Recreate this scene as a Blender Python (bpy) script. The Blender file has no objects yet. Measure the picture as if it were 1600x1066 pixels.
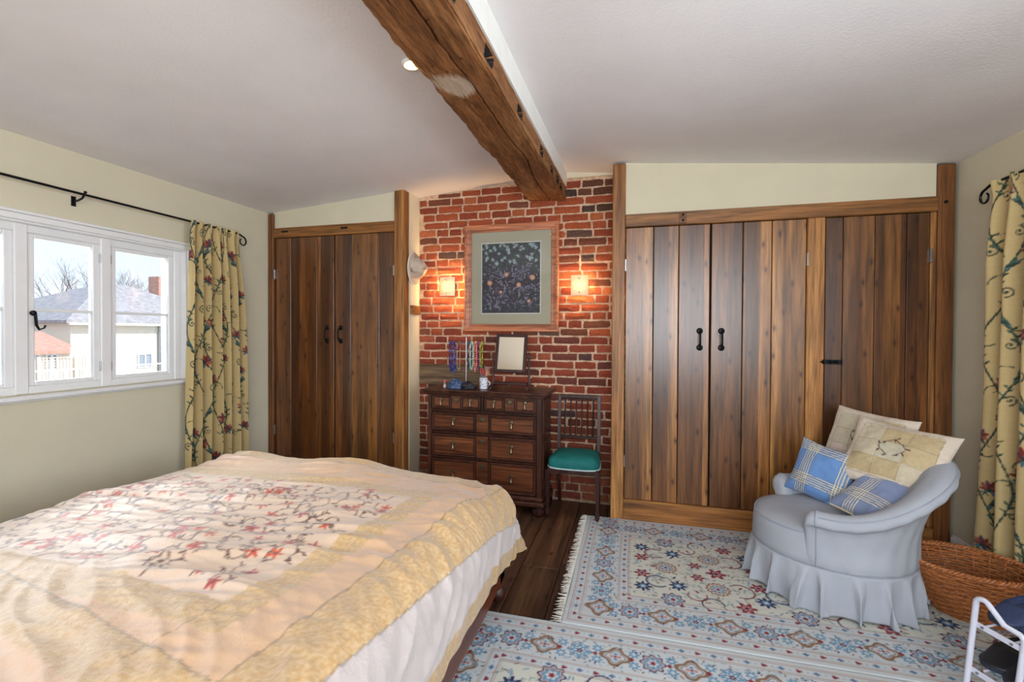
import bpy, bmesh, math, random
import numpy as np
from math import sin, cos, pi, radians
from mathutils import Vector, Matrix

C = bpy.context.scene.collection
SC = bpy.context.scene
random.seed(7)
RNG = np.random.default_rng(11)

# ------------------------------------------------------------------ camera
FPX = 715.0
yaw = math.atan(190 / FPX); pitch = radians(.69); roll = radians(.27)
F0 = Vector((-sin(yaw), cos(yaw), 0)); R0 = Vector((cos(yaw), sin(yaw), 0)); U0 = Vector((0, 0, 1))
F = F0 * cos(pitch) - U0 * sin(pitch); U = U0 * cos(pitch) + F0 * sin(pitch)
R = R0 * cos(roll) + U * sin(roll); UP = U * cos(roll) - R0 * sin(roll)
cam = bpy.data.cameras.new('camera'); camo = bpy.data.objects.new('camera', cam); C.objects.link(camo)
cam.sensor_fit = 'HORIZONTAL'; cam.sensor_width = 36.0; cam.lens = 36.0 * FPX / 1600
cam.shift_y = -5 / 1600; cam.clip_start = .02; cam.clip_end = 400
camo.matrix_world = Matrix(((R.x, UP.x, -F.x, 0), (R.y, UP.y, -F.y, 0), (R.z, UP.z, -F.z, 1.42), (0, 0, 0, 1)))
SC.camera = camo

# ------------------------------------------------------------------ sky, sun, window daylight, added fill, exposure
SC.view_settings.view_transform = 'Standard'; SC.view_settings.look = 'None'
SC.view_settings.gamma = 1.0; SC.view_settings.use_curve_mapping = False
SC.view_settings.exposure = 0.42
w = bpy.data.worlds.new('sky'); SC.world = w; w.use_nodes = True
nt = w.node_tree; nt.nodes.clear()
wo = nt.nodes.new('ShaderNodeOutputWorld'); bg = nt.nodes.new('ShaderNodeBackground')
tc = nt.nodes.new('ShaderNodeTexCoord'); sx = nt.nodes.new('ShaderNodeSeparateXYZ'); rp = nt.nodes.new('ShaderNodeValToRGB')
rp.color_ramp.elements[0].position = 0.0; rp.color_ramp.elements[0].color = (.80, .89, 1, 1)
rp.color_ramp.elements[1].position = .45; rp.color_ramp.elements[1].color = (.60, .77, 1, 1)
nt.links.new(tc.outputs['Generated'], sx.inputs[0]); nt.links.new(sx.outputs['Z'], rp.inputs[0])
nt.links.new(rp.outputs[0], bg.inputs[0]); nt.links.new(bg.outputs[0], wo.inputs[0])
bg.inputs[1].default_value = 1.08

def add_light(name, kind, loc, direction, energy, color, size=None, size_y=None, angle=None):
    l = bpy.data.lights.new(name, kind); l.energy = energy; l.color = color
    o = bpy.data.objects.new(name, l); C.objects.link(o); o.location = loc
    o.rotation_euler = Vector(direction).to_track_quat('-Z', 'Y').to_euler()
    if kind == 'AREA':
        l.shape = 'RECTANGLE'; l.size = size; l.size_y = size_y or size
    if kind == 'SUN': l.angle = radians(angle or .6)
    return o
add_light('sun', 'SUN', (10, 5, 12), (-.7, -.35, -.62), 4.2, (1, .95, .86))
add_light('daylight_left_window', 'AREA', (-4.35, 1.75, 2.95), (.80, 0, -.55), 570, (.86, .93, 1), 2.6, 1.1)  # unseen lamp added outside, above the window head, to boost its daylight
add_light('daylight_right_window', 'AREA', (2.36, 1.15, 1.55), (-1, 0, .12), 78, (.84, .92, 1), 1.7, 1.1)
add_light('daylight_rear_window', 'AREA', (.30, -1.42, 1.70), (0, 1, .22), 88, (.93, .96, 1), 3.0, 1.55)  # fill lamp added behind the camera to brighten the room

# ------------------------------------------------------------------ materials
def lin(c):
    return tuple(((v / 255) / 12.92 if v / 255 <= .04045 else ((v / 255 + .055) / 1.055) ** 2.4) for v in c)
def L4(c): return (*lin(c), 1)
class NM:
    def __init__(s, name, rough=.6, spec=.5, metal=0):
        s.m = bpy.data.materials.new(name); s.m.use_nodes = True; s.t = s.m.node_tree
        s.b = s.t.nodes['Principled BSDF']; s.o = s.t.nodes['Material Output']
        s.b.inputs['Roughness'].default_value = rough; s.b.inputs['Metallic'].default_value = metal
        s.b.inputs['Specular IOR Level'].default_value = spec
    def n(s, kind, **kw):
        nd = s.t.nodes.new('ShaderNode' + kind)
        for k, v in kw.items():
            if k in nd.inputs: nd.inputs[k].default_value = v
            else: setattr(nd, k, v)
        return nd
    def l(s, a, b): s.t.links.new(a, b)
    def col(s, c):
        if isinstance(c, (tuple, list)): s.b.inputs['Base Color'].default_value = (*c[:3], 1)
        else: s.l(c, s.b.inputs['Base Color'])
        return s
    def coord(s, scale=(1, 1, 1), which='Object', rnd=False):
        t = s.n('TexCoord'); mp = s.n('Mapping'); mp.inputs['Scale'].default_value = scale
        if rnd:
            oi = s.n('ObjectInfo'); vm = s.n('VectorMath', operation='MULTIPLY_ADD')
            cb = s.n('CombineXYZ')
            for i in range(3): s.l(oi.outputs['Random'], cb.inputs[i])
            s.l(cb.outputs[0], vm.inputs[0]); vm.inputs[1].default_value = (37.1, 11.3, 23.7)
            s.l(t.outputs[which], vm.inputs[2]); s.l(vm.outputs[0], mp.inputs[0])
        else: s.l(t.outputs[which], mp.inputs[0])
        return mp.outputs[0]
    def noise(s, vec, scale, detail=4, rough=.55, dist=0):
        nd = s.n('TexNoise'); nd.inputs['Scale'].default_value = scale; nd.inputs['Detail'].default_value = detail
        nd.inputs['Roughness'].default_value = rough; nd.inputs['Distortion'].default_value = dist
        s.l(vec, nd.inputs['Vector']); return nd.outputs[0]
    def ramp(s, fac, stops):
        r = s.n('ValToRGB'); e = r.color_ramp.elements
        while len(e) < len(stops): e.new(.5)
        for i, (p, c) in enumerate(stops):
            e[i].position = p; e[i].color = (*c[:3], 1) if isinstance(c, (tuple, list)) else (c, c, c, 1)
        s.l(fac, r.inputs[0]); return r.outputs[0]
    def mix(s, fac, a, b, mode='MIX'):
        m = s.n('Mix', data_type='RGBA', blend_type=mode)
        for v, i in ((fac, 0), (a, 6), (b, 7)):
            if isinstance(v, (int, float)): m.inputs[i].default_value = v
            elif isinstance(v, (tuple, list)): m.inputs[i].default_value = (*v[:3], 1)
            else: s.l(v, m.inputs[i])
        return m.outputs[2]
    def bump(s, h, strength=.3, dist=.005):
        b = s.n('Bump'); b.inputs['Strength'].default_value = strength; b.inputs['Distance'].default_value = dist
        s.l(h, b.inputs['Height']); s.l(b.outputs[0], s.b.inputs['Normal']); return s

def simple(name, c, rough=.6, spec=.5, metal=0, var=.08, nscale=12, bump=0, bscale=60):
    m = NM(name, rough, spec, metal); c = lin(c)
    v = m.coord(); f = m.noise(v, nscale, 4)
    m.col(m.ramp(f, [(.3, tuple(x * (1 - var) for x in c)), (.7, tuple(min(1, x * (1 + var)) for x in c))]))
    if bump: m.bump(m.noise(v, bscale, 5), bump, .003)
    return m.m

def paint(name, c, bump=.25, scale=70, rough=.85):
    m = NM(name, rough, .25); v = m.coord(); c = lin(c)
    f = m.noise(v, 2.5, 3); m.col(m.ramp(f, [(.3, tuple(x * .97 for x in c)), (.7, tuple(min(1, x * 1.03) for x in c))]))
    m.bump(m.noise(v, scale, 6, .6), bump, .004); return m.m

def wood(name, dark, mid, light, axis='Z', rough=.38, strips=0, spec=.5, grain=1.0, objcol=True, knots=True):
    m = NM(name, rough, spec)
    s = {'Z': (1, 1, .055), 'Y': (1, .055, 1), 'X': (.055, 1, 1)}[axis]
    raw = m.coord(rnd=True); mp = m.n('Mapping'); mp.inputs['Scale'].default_value = s; m.l(raw, mp.inputs[0]); v = mp.outputs[0]
    broad = m.noise(v, 9, 3, .5, .6)
    fine = m.noise(v, 75 * grain, 5, .6); mid_ = m.noise(v, 30 * grain, 4, .6, .3)
    # cathedral figure: rings of a stretched noise
    fg = m.noise(v, 5 * grain, 2, .45, .9)
    mt = m.n('Math', operation='MULTIPLY'); m.l(fg, mt.inputs[0]); mt.inputs[1].default_value = 26
    fr = m.n('Math', operation='PINGPONG'); m.l(mt.outputs[0], fr.inputs[0]); fr.inputs[1].default_value = 1
    c = m.ramp(broad, [(.25, lin(dark)), (.5, lin(mid)), (.78, lin(light))])
    c = m.mix(.35, c, m.ramp(fr.outputs[0], [(0, .22), (.35, .8), (1, 1.05)]), 'MULTIPLY')
    c = m.mix(.6, c, m.ramp(fine, [(.34, .30), (.5, .85), (.64, 1.12)]), 'MULTIPLY')
    c = m.mix(.8, c, m.ramp(mid_, [(.34, .45), (.5, .95), (.66, 1.25)]), 'MULTIPLY')
    if strips:
        sp = m.n('SeparateXYZ'); m.l(raw, sp.inputs[0])
        a = m.n('Math', operation='MULTIPLY'); m.l(sp.outputs['X'], a.inputs[0]); a.inputs[1].default_value = strips
        fl = m.n('Math', operation='FLOOR'); m.l(a.outputs[0], fl.inputs[0])
        wn = m.n('TexWhiteNoise', noise_dimensions='1D'); m.l(fl.outputs[0], wn.inputs['W'])
        c = m.mix(1.0, c, m.ramp(wn.outputs['Value'], [(0, lin((166, 150, 140))), (.4, lin((214, 206, 196))), (.75, (1, 1, 1)), (1, (1.35, 1.3, 1.15))]), 'MULTIPLY')
    if knots:
        k = m.n('TexVoronoi'); k.inputs['Scale'].default_value = 3.2; k.inputs['Randomness'].default_value = 1
        mk = m.n('Mapping'); mk.inputs['Scale'].default_value = {'Z': (2.2, 2.2, 1), 'Y': (2.2, 1, 2.2), 'X': (1, 2.2, 2.2)}[axis]
        m.l(raw, mk.inputs[0]); ks = m.n('SeparateXYZ'); kc = m.n('CombineXYZ'); m.l(mk.outputs[0], ks.inputs[0]); m.l(ks.outputs['X'], kc.inputs[0]); m.l(ks.outputs['Y' if axis == 'Y' else 'Z'], kc.inputs[1]); m.l(kc.outputs[0], k.inputs['Vector'])
        k.voronoi_dimensions = '2D'; c = m.mix(1.0, c, m.ramp(k.outputs['Distance'], [(0, (.10, .06, .04)), (.03, (.30, .2, .14)), (.07, (.72, .66, .6)), (.13, (1, 1, 1))]), 'MULTIPLY')
    if objcol:
        oi = m.n('ObjectInfo'); c = m.mix(1.0, c, oi.outputs['Color'], 'MULTIPLY')
    m.col(c); m.bump(fine, .25, .002)
    return m.m

def vcol(name, rough=.8, weave=500, bump=.3, spec=.2, sheen=.2, soft=0):
    m = NM(name, rough, spec); a = m.n('Attribute', attribute_name='col'); c = a.outputs['Color']
    v = m.coord()
    f = m.noise(v, weave, 3, .6)
    c = m.mix(.5, c, m.ramp(f, [(.25, .72), (.7, 1)]), 'MULTIPLY')
    m.col(c); m.b.inputs['Sheen Weight'].default_value = sheen
    h = f
    if soft:
        f2 = m.noise(v, soft, 5, .6, .4); ad = m.n('Math', operation='MULTIPLY_ADD'); m.l(f2, ad.inputs[0]); ad.inputs[1].default_value = 4; m.l(f, ad.inputs[2]); h = ad.outputs[0]
    m.bump(h, bump, .002); return m.m

def emit(name, c, strength, rough=.4):
    m = NM(name, rough); m.col(lin(c)); m.b.inputs['Emission Color'].default_value = L4(c)
    m.b.inputs['Emission Strength'].default_value = strength; return m.m

M = {}
M['cream'] = paint('cream_wall_paint', (217, 209, 184), .2, 60)
M['ceiling'] = paint('textured_ceiling_paint', (240, 236, 236), .40, 80)
M['white'] = simple('white_gloss_paint', (238, 238, 238), .3, .5, var=.02)
M['white_matt'] = simple('white_matt_paint', (232, 230, 224), .7, .3, var=.03)
M['plank'] = wood('oak_plank', (112, 74, 35), (164, 112, 57), (208, 154, 90), 'Z', .34, strips=11, spec=.6)
M['plank'].node_tree.nodes['Principled BSDF'].inputs['Coat Weight'].default_value = .45; M['plank'].node_tree.nodes['Principled BSDF'].inputs['Coat IOR'].default_value = 1.65; M['plank'].node_tree.nodes['Principled BSDF'].inputs['Coat Roughness'].default_value = .28
M['oakZ'] = wood('oak_post', (124, 80, 38), (168, 114, 60), (200, 146, 84), 'Z', .45, knots=False)
M['oakX'] = wood('oak_rail', (124, 80, 38), (168, 114, 60), (200, 146, 84), 'X', .45, knots=False)
M['floor'] = wood('dark_floor_board', (58, 36, 24), (88, 58, 40), (122, 86, 60), 'Y', .5, spec=.4)
M['chest'] = wood('dark_oak_chest', (50, 28, 20), (78, 44, 30), (102, 60, 42), 'Z', .34, objcol=True, knots=False)
M['chestX'] = wood('oak_drawer_panel', (88, 48, 28), (120, 70, 42), (146, 90, 56), 'X', .34, objcol=True, knots=False)
M['mahog'] = wood('mahogany', (38, 17, 14), (58, 27, 21), (78, 38, 29), 'Z', .38, objcol=True, knots=False)
M['mahogY'] = wood('mahogany_bed', (66, 30, 20), (98, 48, 32), (124, 66, 44), 'Y', .3, objcol=True, knots=False)
M['pinkwood'] = wood('pine_picture_frame', (168, 98, 66), (196, 124, 88), (214, 150, 112), 'X', .4, knots=False)
M['iron'] = simple('black_iron', (34, 36, 40), .35, .6, .8, bump=.2)
M['brass'] = simple('aged_brass', (124, 114, 92), .35, .5, .9)
M['steel'] = simple('steel', (170, 172, 175), .3, .5, 1)
M['mortar'] = None
M['slip'] = simple('grey_blue_slipcover', (170, 175, 184), .85, .2, var=.06, nscale=5, bump=.8, bscale=16)
M['piping'] = simple('slipcover_piping', (160, 166, 180), .85, .2)
M['teal'] = simple('teal_velvet', (22, 106, 104), .7, .3, var=.25, nscale=9, bump=.2)
M['braid'] = simple('pale_braid', (176, 196, 196), .8)
M['glass'] = None
M['rug'] = vcol('woven_rug', .95, 260, .6, .1, .1)
M['quilt'] = vcol('silk_quilt', .42, 420, .35, .5, .35, soft=38)
M['curtain'] = vcol('curtain_fabric', .7, 500, .25, .3, .2)
M['cushion'] = vcol('cushion_fabric', .65, 500, .3, .3, .2, soft=22)
M['fringe'] = simple('rug_fringe', (205, 200, 188), .9)
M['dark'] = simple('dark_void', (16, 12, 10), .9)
M['cream_bead'] = simple('cream_fabric', (214, 202, 170), .7)
M['whitemetal'] = simple('white_enamel_tube', (205, 207, 222), .28, .6, var=.02)
M['navy'] = simple('navy_shoe', (44, 58, 92), .5, .5, var=.2, bump=.2)
M['black'] = simple('black_shoe', (26, 26, 30), .4, .5, var=.2)
M['sole'] = simple('shoe_sole', (40, 46, 62), .7)
M['wicker'] = simple('wicker', (164, 100, 54), .5, .5, var=.45, nscale=70)

def brickmat():
    m = NM('old_brick', .9, .2); oi = m.n('ObjectInfo'); v = m.coord(rnd=True)
    f = m.noise(v, 14, 6, .65); g = m.noise(v, 60, 5, .7); s = m.noise(v, 22, 5, .7, .5)
    c = m.mix(1.0, oi.outputs['Color'], m.ramp(f, [(.3, .55), (.5, .95), (.7, (1.25, 1.2, 1.15))]), 'MULTIPLY')
    c = m.mix(.5, c, m.ramp(g, [(.3, .45), (.6, 1)]), 'MULTIPLY')
    c = m.mix(m.ramp(s, [(.54, 0), (.70, .62)]), c, lin((204, 164, 136)))
    m.col(c); m.bump(g, .9, .006); return m.m
M['brick'] = brickmat()
def mortarmat():
    m = NM('lime_mortar', .95, .1); v = m.coord(); f = m.noise(v, 20, 6, .7); g = m.noise(v, 3, 3)
    c = m.ramp(f, [(.3, lin((164, 130, 100))), (.5, lin((210, 178, 148))), (.7, lin((232, 210, 188)))])
    # mortar darker towards the floor: grime, with some shade painted in
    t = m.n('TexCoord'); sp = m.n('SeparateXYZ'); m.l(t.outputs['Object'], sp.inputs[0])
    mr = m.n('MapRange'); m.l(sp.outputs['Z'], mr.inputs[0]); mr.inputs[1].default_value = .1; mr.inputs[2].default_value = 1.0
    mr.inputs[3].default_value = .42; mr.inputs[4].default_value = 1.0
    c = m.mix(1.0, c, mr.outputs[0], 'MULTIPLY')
    m.col(c); m.bump(f, .9, .008); return m.m
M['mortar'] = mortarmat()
def glassmat():
    m = NM('window_glass', .02); m.t.nodes.remove(m.b)
    tr = m.n('BsdfTransparent'); tr.inputs[0].default_value = (.97, .985, 1, 1); gl = m.n('BsdfGlossy'); gl.inputs['Roughness'].default_value = .02
    fr = m.n('Fresnel'); fr.inputs[0].default_value = 1.45; mx = m.n('MixShader')
    m.l(fr.outputs[0], mx.inputs[0]); m.l(tr.outputs[0], mx.inputs[1]); m.l(gl.outputs[0], mx.inputs[2]); m.l(mx.outputs[0], m.o.inputs[0]); return m.m
M['glass'] = glassmat()
def beammat():
    m = NM('ancient_oak_beam', .75, .25); v = m.coord((1, .12, 1)); v0 = m.coord()
    a = m.noise(v, 12, 5, .6, .5); b = m.noise(v, 70, 6, .7); d = m.noise(v0, 6, 4, .6)
    c = m.ramp(a, [(.25, lin((92, 54, 28))), (.5, lin((140, 92, 54))), (.75, lin((178, 128, 82)))])
    c = m.mix(.9, c, m.ramp(b, [(.32, .30), (.5, .9), (.66, 1.3)]), 'MULTIPLY')
    c = m.mix(m.ramp(d, [(.55, 0), (.75, .5)]), c, lin((158, 92, 44)))
    vo = m.n('TexVoronoi'); vo.inputs['Scale'].default_value = 14; m.l(v0, vo.inputs['Vector'])
    c = m.mix(1.0, c, m.ramp(vo.outputs['Distance'], [(0, .08), (.06, .15), (.12, 1)]), 'MULTIPLY')
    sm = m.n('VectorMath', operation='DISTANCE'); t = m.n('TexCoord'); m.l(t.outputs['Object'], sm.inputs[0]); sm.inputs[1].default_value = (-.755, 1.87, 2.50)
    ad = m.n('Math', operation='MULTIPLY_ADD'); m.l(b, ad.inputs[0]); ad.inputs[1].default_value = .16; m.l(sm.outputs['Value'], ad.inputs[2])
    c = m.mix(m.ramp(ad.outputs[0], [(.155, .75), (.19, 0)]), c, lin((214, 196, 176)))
    m.col(c); m.bump(b, .8, .006); return m.m
M['beam'] = beammat()

# ------------------------------------------------------------------ mesh helpers
class MB:
    def __init__(s): s.v = []; s.f = []; s.mi = []; s.cur = 0
    def add(s, vs, fs):
        o = len(s.v); s.v += [tuple(p) for p in vs]; s.f += [tuple(i + o for i in f) for f in fs]; s.mi += [s.cur] * len(fs)
    def box(s, x0, x1, y0, y1, z0, z1):
        x0, x1 = min(x0, x1), max(x0, x1); y0, y1 = min(y0, y1), max(y0, y1); z0, z1 = min(z0, z1), max(z0, z1)
        s.add([(x0, y0, z0), (x1, y0, z0), (x1, y1, z0), (x0, y1, z0), (x0, y0, z1), (x1, y0, z1), (x1, y1, z1), (x0, y1, z1)],
              [(0, 3, 2, 1), (4, 5, 6, 7), (0, 1, 5, 4), (1, 2, 6, 5), (2, 3, 7, 6), (3, 0, 4, 7)])
    def cbox(s, x0, x1, y0, y1, z0, z1, c=.004, jit=0):
        c = min(c, (x1 - x0) * .3, (y1 - y0) * .3, (z1 - z0) * .3)
        vs = []; idx = {}
        lo = (x0, y0, z0); hi = (x1, y1, z1)
        for sx_ in (0, 1):
            for sy_ in (0, 1):
                for sz_ in (0, 1):
                    base = [lo[0] if not sx_ else hi[0], lo[1] if not sy_ else hi[1], lo[2] if not sz_ else hi[2]]
                    inn = [base[0] + (c if not sx_ else -c), base[1] + (c if not sy_ else -c), base[2] + (c if not sz_ else -c)]
                    j = [random.uniform(-jit, jit) for _ in range(3)]
                    for a in range(3):
                        p = list(inn); p[a] = base[a]; p = [p[k] + j[k] for k in range(3)]
                        idx[(sx_, sy_, sz_, a)] = len(vs); vs.append(p)
        fs = []
        def q(l): fs.append(tuple(idx[k] for k in l))
        for a in range(3):
            b, d = [k for k in range(3) if k != a]
            for sgn in (0, 1):
                ks = []
                for (u, v) in ((0, 0), (1, 0), (1, 1), (0, 1)):
                    k = [0, 0, 0]; k[a] = sgn; k[b] = u; k[d] = v; ks.append((*k, a))
                q(ks)
        for a in range(3):       # edges along axis a
            b, d = [k for k in range(3) if k != a]
            for u in (0, 1):
                for v in (0, 1):
                    k0 = [0, 0, 0]; k1 = [0, 0, 0]; k0[b] = k1[b] = u; k0[d] = k1[d] = v; k1[a] = 1
                    q([(*k0, b), (*k1, b), (*k1, d), (*k0, d)])
        for k in [(a, b, d) for a in (0, 1) for b in (0, 1) for d in (0, 1)]:
            q([(*k, 0), (*k, 1), (*k, 2)])
        s.add(vs, fs)
    def loops(s, ls, closed=True, cap=True):
        n = len(ls[0]); o = len(s.v)
        for l in ls: s.v += [tuple(p) for p in l]
        for i in range(len(ls) - 1):
            for j in range(n if closed else n - 1):
                k = (j + 1) % n
                s.f.append((o + i * n + j, o + i * n + k, o + (i + 1) * n + k, o + (i + 1) * n + j)); s.mi.append(s.cur)
        if cap and closed:
            s.f.append(tuple(o + j for j in range(n))[::-1]); s.mi.append(s.cur)
            s.f.append(tuple(o + (len(ls) - 1) * n + j for j in range(n))); s.mi.append(s.cur)
    def tube(s, pts, r, n=8, cap=True, closed=False):
        pts = [Vector(p) for p in pts]; N = len(pts); rs = r if isinstance(r, (list, tuple)) else [r] * N
        ls = []; ref = None
        for i, p in enumerate(pts):
            if closed: t = pts[(i + 1) % N] - pts[i - 1]
            else: t = pts[min(i + 1, N - 1)] - pts[max(i - 1, 0)]
            t.normalize()
            if ref is None: ref = Vector((0, 0, 1)) if abs(t.z) < .9 else Vector((1, 0, 0))
            a = ref - t * ref.dot(t)
            if a.length < 1e-4: a = t.orthogonal()
            a.normalize(); b = t.cross(a); ref = a
            ls.append([p + (a * cos(2 * pi * k / n) + b * sin(2 * pi * k / n)) * rs[i] for k in range(n)])
        if closed: ls.append(ls[0])
        s.loops(ls, True, cap and not closed)
    def lathe(s, prof, n=20, c=(0, 0, 0), axis='Z'):
        ls = []
        for r, h in prof:
            l = []
            for k in range(n):
                a = 2 * pi * k / n; x, y = r * cos(a), r * sin(a)
                p = {'Z': (x, y, h), 'Y': (x, h, y), 'X': (h, x, y)}[axis]
                l.append((p[0] + c[0], p[1] + c[1], p[2] + c[2]))
            ls.append(l)
        s.loops(ls)
    def ball(s, c, r, n=12, m=8, sc=(1, 1, 1)):
        ls = []
        for i in range(m + 1):
            t = pi * (i + .02) / (m + .04)
            ls.append([(c[0] + r * sc[0] * sin(t) * cos(2 * pi * k / n), c[1] + r * sc[1] * sin(t) * sin(2 * pi * k / n), c[2] - r * sc[2] * cos(t)) for k in range(n)])
        s.loops(ls)
    def xf(s, mat, start=0):
        for i in range(start, len(s.v)): s.v[i] = tuple(mat @ Vector(s.v[i]))
    def build(s, name, mats, parent=None, smooth=False, fix=True, loc=None):
        me = bpy.data.meshes.new(name); 
        if loc is not None:
            L = Vector(loc); s.v = [tuple(Vector(p) - L) for p in s.v]
        me.from_pydata(s.v, [], s.f)
        mats = mats if isinstance(mats, (list, tuple)) else [mats]
        for m in mats: me.materials.append(m)
        if len(mats) > 1: me.polygons.foreach_set('material_index', s.mi)
        if fix:
            bm = bmesh.new(); bm.from_mesh(me); bmesh.ops.recalc_face_normals(bm, faces=bm.faces); bm.to_mesh(me); bm.free()
        if smooth:
            me.polygons.foreach_set('use_smooth', [True] * len(me.polygons))
            if smooth != 'all': me.set_sharp_from_angle(angle=radians(40))
        me.update(); o = bpy.data.objects.new(name, me); C.objects.link(o)
        if parent: o.parent = parent
        if loc is not None: o.location = loc
        return o
def tag(o, label, cat, group=None):
    o['label'] = label; o['category'] = cat
    if group: o['group'] = group
    return o
def empty(name, loc=(0, 0, 0), label=None, cat=None, group=None, rz=0):
    o = bpy.data.objects.new(name, None); C.objects.link(o); o.location = loc; o.rotation_euler = (0, 0, rz); o.empty_display_size = .05
    if label: tag(o, label, cat, group)
    return o
def adopt(o, parent):       # keep world position while parenting
    bpy.context.view_layer.update(); mw = o.matrix_world.copy(); o.parent = parent; o.matrix_parent_inverse = parent.matrix_world.inverted(); return o
def struct(o): o['kind'] = 'structure'; return o
def B(name, mat, parent, *boxes, c=0, **kw):
    mb = MB()
    for b in boxes: mb.cbox(*b, c) if c else mb.box(*b)
    return mb.build(name, mat, parent, **kw)
def grid_mesh(name, P, mat, parent=None, col=None, closed_u=False, smooth=True):
    h, w_ = P.shape[:2]; me = bpy.data.meshes.new(name)
    idx = np.arange(h * w_).reshape(h, w_)
    if closed_u: idx = np.concatenate([idx, idx[:, :1]], 1)
    q = np.stack([idx[:-1, :-1], idx[:-1, 1:], idx[1:, 1:], idx[1:, :-1]], -1).reshape(-1, 4)
    me.vertices.add(h * w_); me.vertices.foreach_set('co', P.reshape(-1).astype(np.float32))
    me.loops.add(q.size); me.loops.foreach_set('vertex_index', q.reshape(-1).astype(np.int32))
    me.polygons.add(len(q)); me.polygons.foreach_set('loop_start', (np.arange(len(q)) * 4).astype(np.int32))
    me.polygons.foreach_set('loop_total', np.full(len(q), 4, np.int32)); me.update(calc_edges=True)
    if col is not None:
        a = me.color_attributes.new('col', 'FLOAT_COLOR', 'POINT')
        cc = np.concatenate([col.reshape(-1, 3), np.ones((h * w_, 1))], 1).astype(np.float32); a.data.foreach_set('color', cc.reshape(-1))
    me.materials.append(mat)
    if smooth: me.polygons.foreach_set('use_smooth', [True] * len(me.polygons))
    me.update(); o = bpy.data.objects.new(name, me); C.objects.link(o)
    if parent: o.parent = parent
    return o
def perlin(x, y, seed=0):
    rg = np.random.default_rng(seed); T = rg.uniform(0, 2 * pi, (64, 64)); gx, gy = np.cos(T), np.sin(T)
    x0 = np.floor(x).astype(int); y0 = np.floor(y).astype(int); fx = x - x0; fy = y - y0
    s = lambda t: t * t * t * (t * (6 * t - 15) + 10)
    def g(ix, iy, dx, dy): a = ix % 64; b = iy % 64; return gx[a, b] * dx + gy[a, b] * dy
    u, v = s(fx), s(fy)
    a = g(x0, y0, fx, fy); b = g(x0 + 1, y0, fx - 1, fy); c = g(x0, y0 + 1, fx, fy - 1); d = g(x0 + 1, y0 + 1, fx - 1, fy - 1)
    return (a + (b - a) * u) * (1 - v) + (c + (d - c) * u) * v

# flat print drawn on a colour grid (metres), used as the cloth's own dye
class Canvas:
    def __init__(s, w_, h_, step, bgc):
        s.st = step; s.nx = int(round(w_ / step)) + 1; s.ny = int(round(h_ / step)) + 1
        s.X, s.Y = np.meshgrid(np.arange(s.nx) * step, np.arange(s.ny) * step); s.a = np.ones((s.ny, s.nx, 3)) * np.array(lin(bgc))
    def _b(s, x0, x1, y0, y1):
        i0 = max(0, int(x0 / s.st) - 1); i1 = min(s.nx, int(x1 / s.st) + 3); j0 = max(0, int(y0 / s.st) - 1); j1 = min(s.ny, int(y1 / s.st) + 3)
        return (slice(j0, j1), slice(i0, i1)) if i1 > i0 and j1 > j0 else None
    def _put(s, b, al, c): s.a[b] = s.a[b] * (1 - al[..., None]) + np.array(lin(c)) * al[..., None]
    def ros(s, x, y, r, c, n=0, amp=0, ph=0, ex=1, ey=1, rot=0, ring=0):
        R_ = r * (1 + abs(amp)) * max(ex, ey) + s.st; b = s._b(x - R_, x + R_, y - R_, y + R_)
        if b is None: return
        dx = s.X[b] - x; dy = s.Y[b] - y; cx_ = (dx * cos(rot) + dy * sin(rot)) / ex; cy_ = (-dx * sin(rot) + dy * cos(rot)) / ey
        d = np.hypot(cx_, cy_); rr = r * (1 + amp * np.cos(n * np.arctan2(cy_, cx_) + ph)) if n else r
        e = d - rr
        al = np.clip(.5 - e / s.st, 0, 1) if not ring else np.clip(.5 - (np.abs(e) - ring / 2) / s.st, 0, 1)
        s._put(b, al, c)
    def line(s, pts, wd, c, taper=False):
        for i in range(len(pts) - 1):
            (x0, y0), (x1, y1) = pts[i], pts[i + 1]; w_ = wd * (1 - .7 * i / len(pts)) if taper else wd
            b = s._b(min(x0, x1) - w_, max(x0, x1) + w_, min(y0, y1) - w_, max(y0, y1) + w_)
            if b is None: continue
            dx, dy = x1 - x0, y1 - y0; L = dx * dx + dy * dy + 1e-12
            t = np.clip(((s.X[b] - x0) * dx + (s.Y[b] - y0) * dy) / L, 0, 1)
            d = np.hypot(s.X[b] - x0 - t * dx, s.Y[b] - y0 - t * dy)
            s._put(b, np.clip(.5 - (d - w_ / 2) / s.st, 0, 1) * min(1, w_ / s.st * 1.2), c)
    def rect(s, x0, x1, y0, y1, c):
        b = s._b(x0, x1, y0, y1)
        if b is None: return
        al = ((s.X[b] >= x0) & (s.X[b] <= x1) & (s.Y[b] >= y0) & (s.Y[b] <= y1)).astype(float); s._put(b, al, c)
    def leaf(s, x, y, L, ang, c, fat=.38):
        s.ros(x + cos(ang) * L / 2, y + sin(ang) * L / 2, L / 2, c, ex=1, ey=fat, rot=ang)
    def arc(s, x, y, r, a0, a1, wd, c, k=14, shrink=0):
        s.line([(x + r * (1 - shrink * i / k) * cos(a0 + (a1 - a0) * i / k), y + r * (1 - shrink * i / k) * sin(a0 + (a1 - a0) * i / k)) for i in range(k + 1)], wd, c)

# ================================================================== ROOM
XL, XR, YW, YB, YR = -3.32, 2.0, 3.58, 3.84, -1.2
PEAK = (-.56, 2.76)
def ceil_z(x): return PEAK[1] - (PEAK[0] - x) * .0845 if x < PEAK[0] else PEAK[1] - (x - PEAK[0]) * .094

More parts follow.
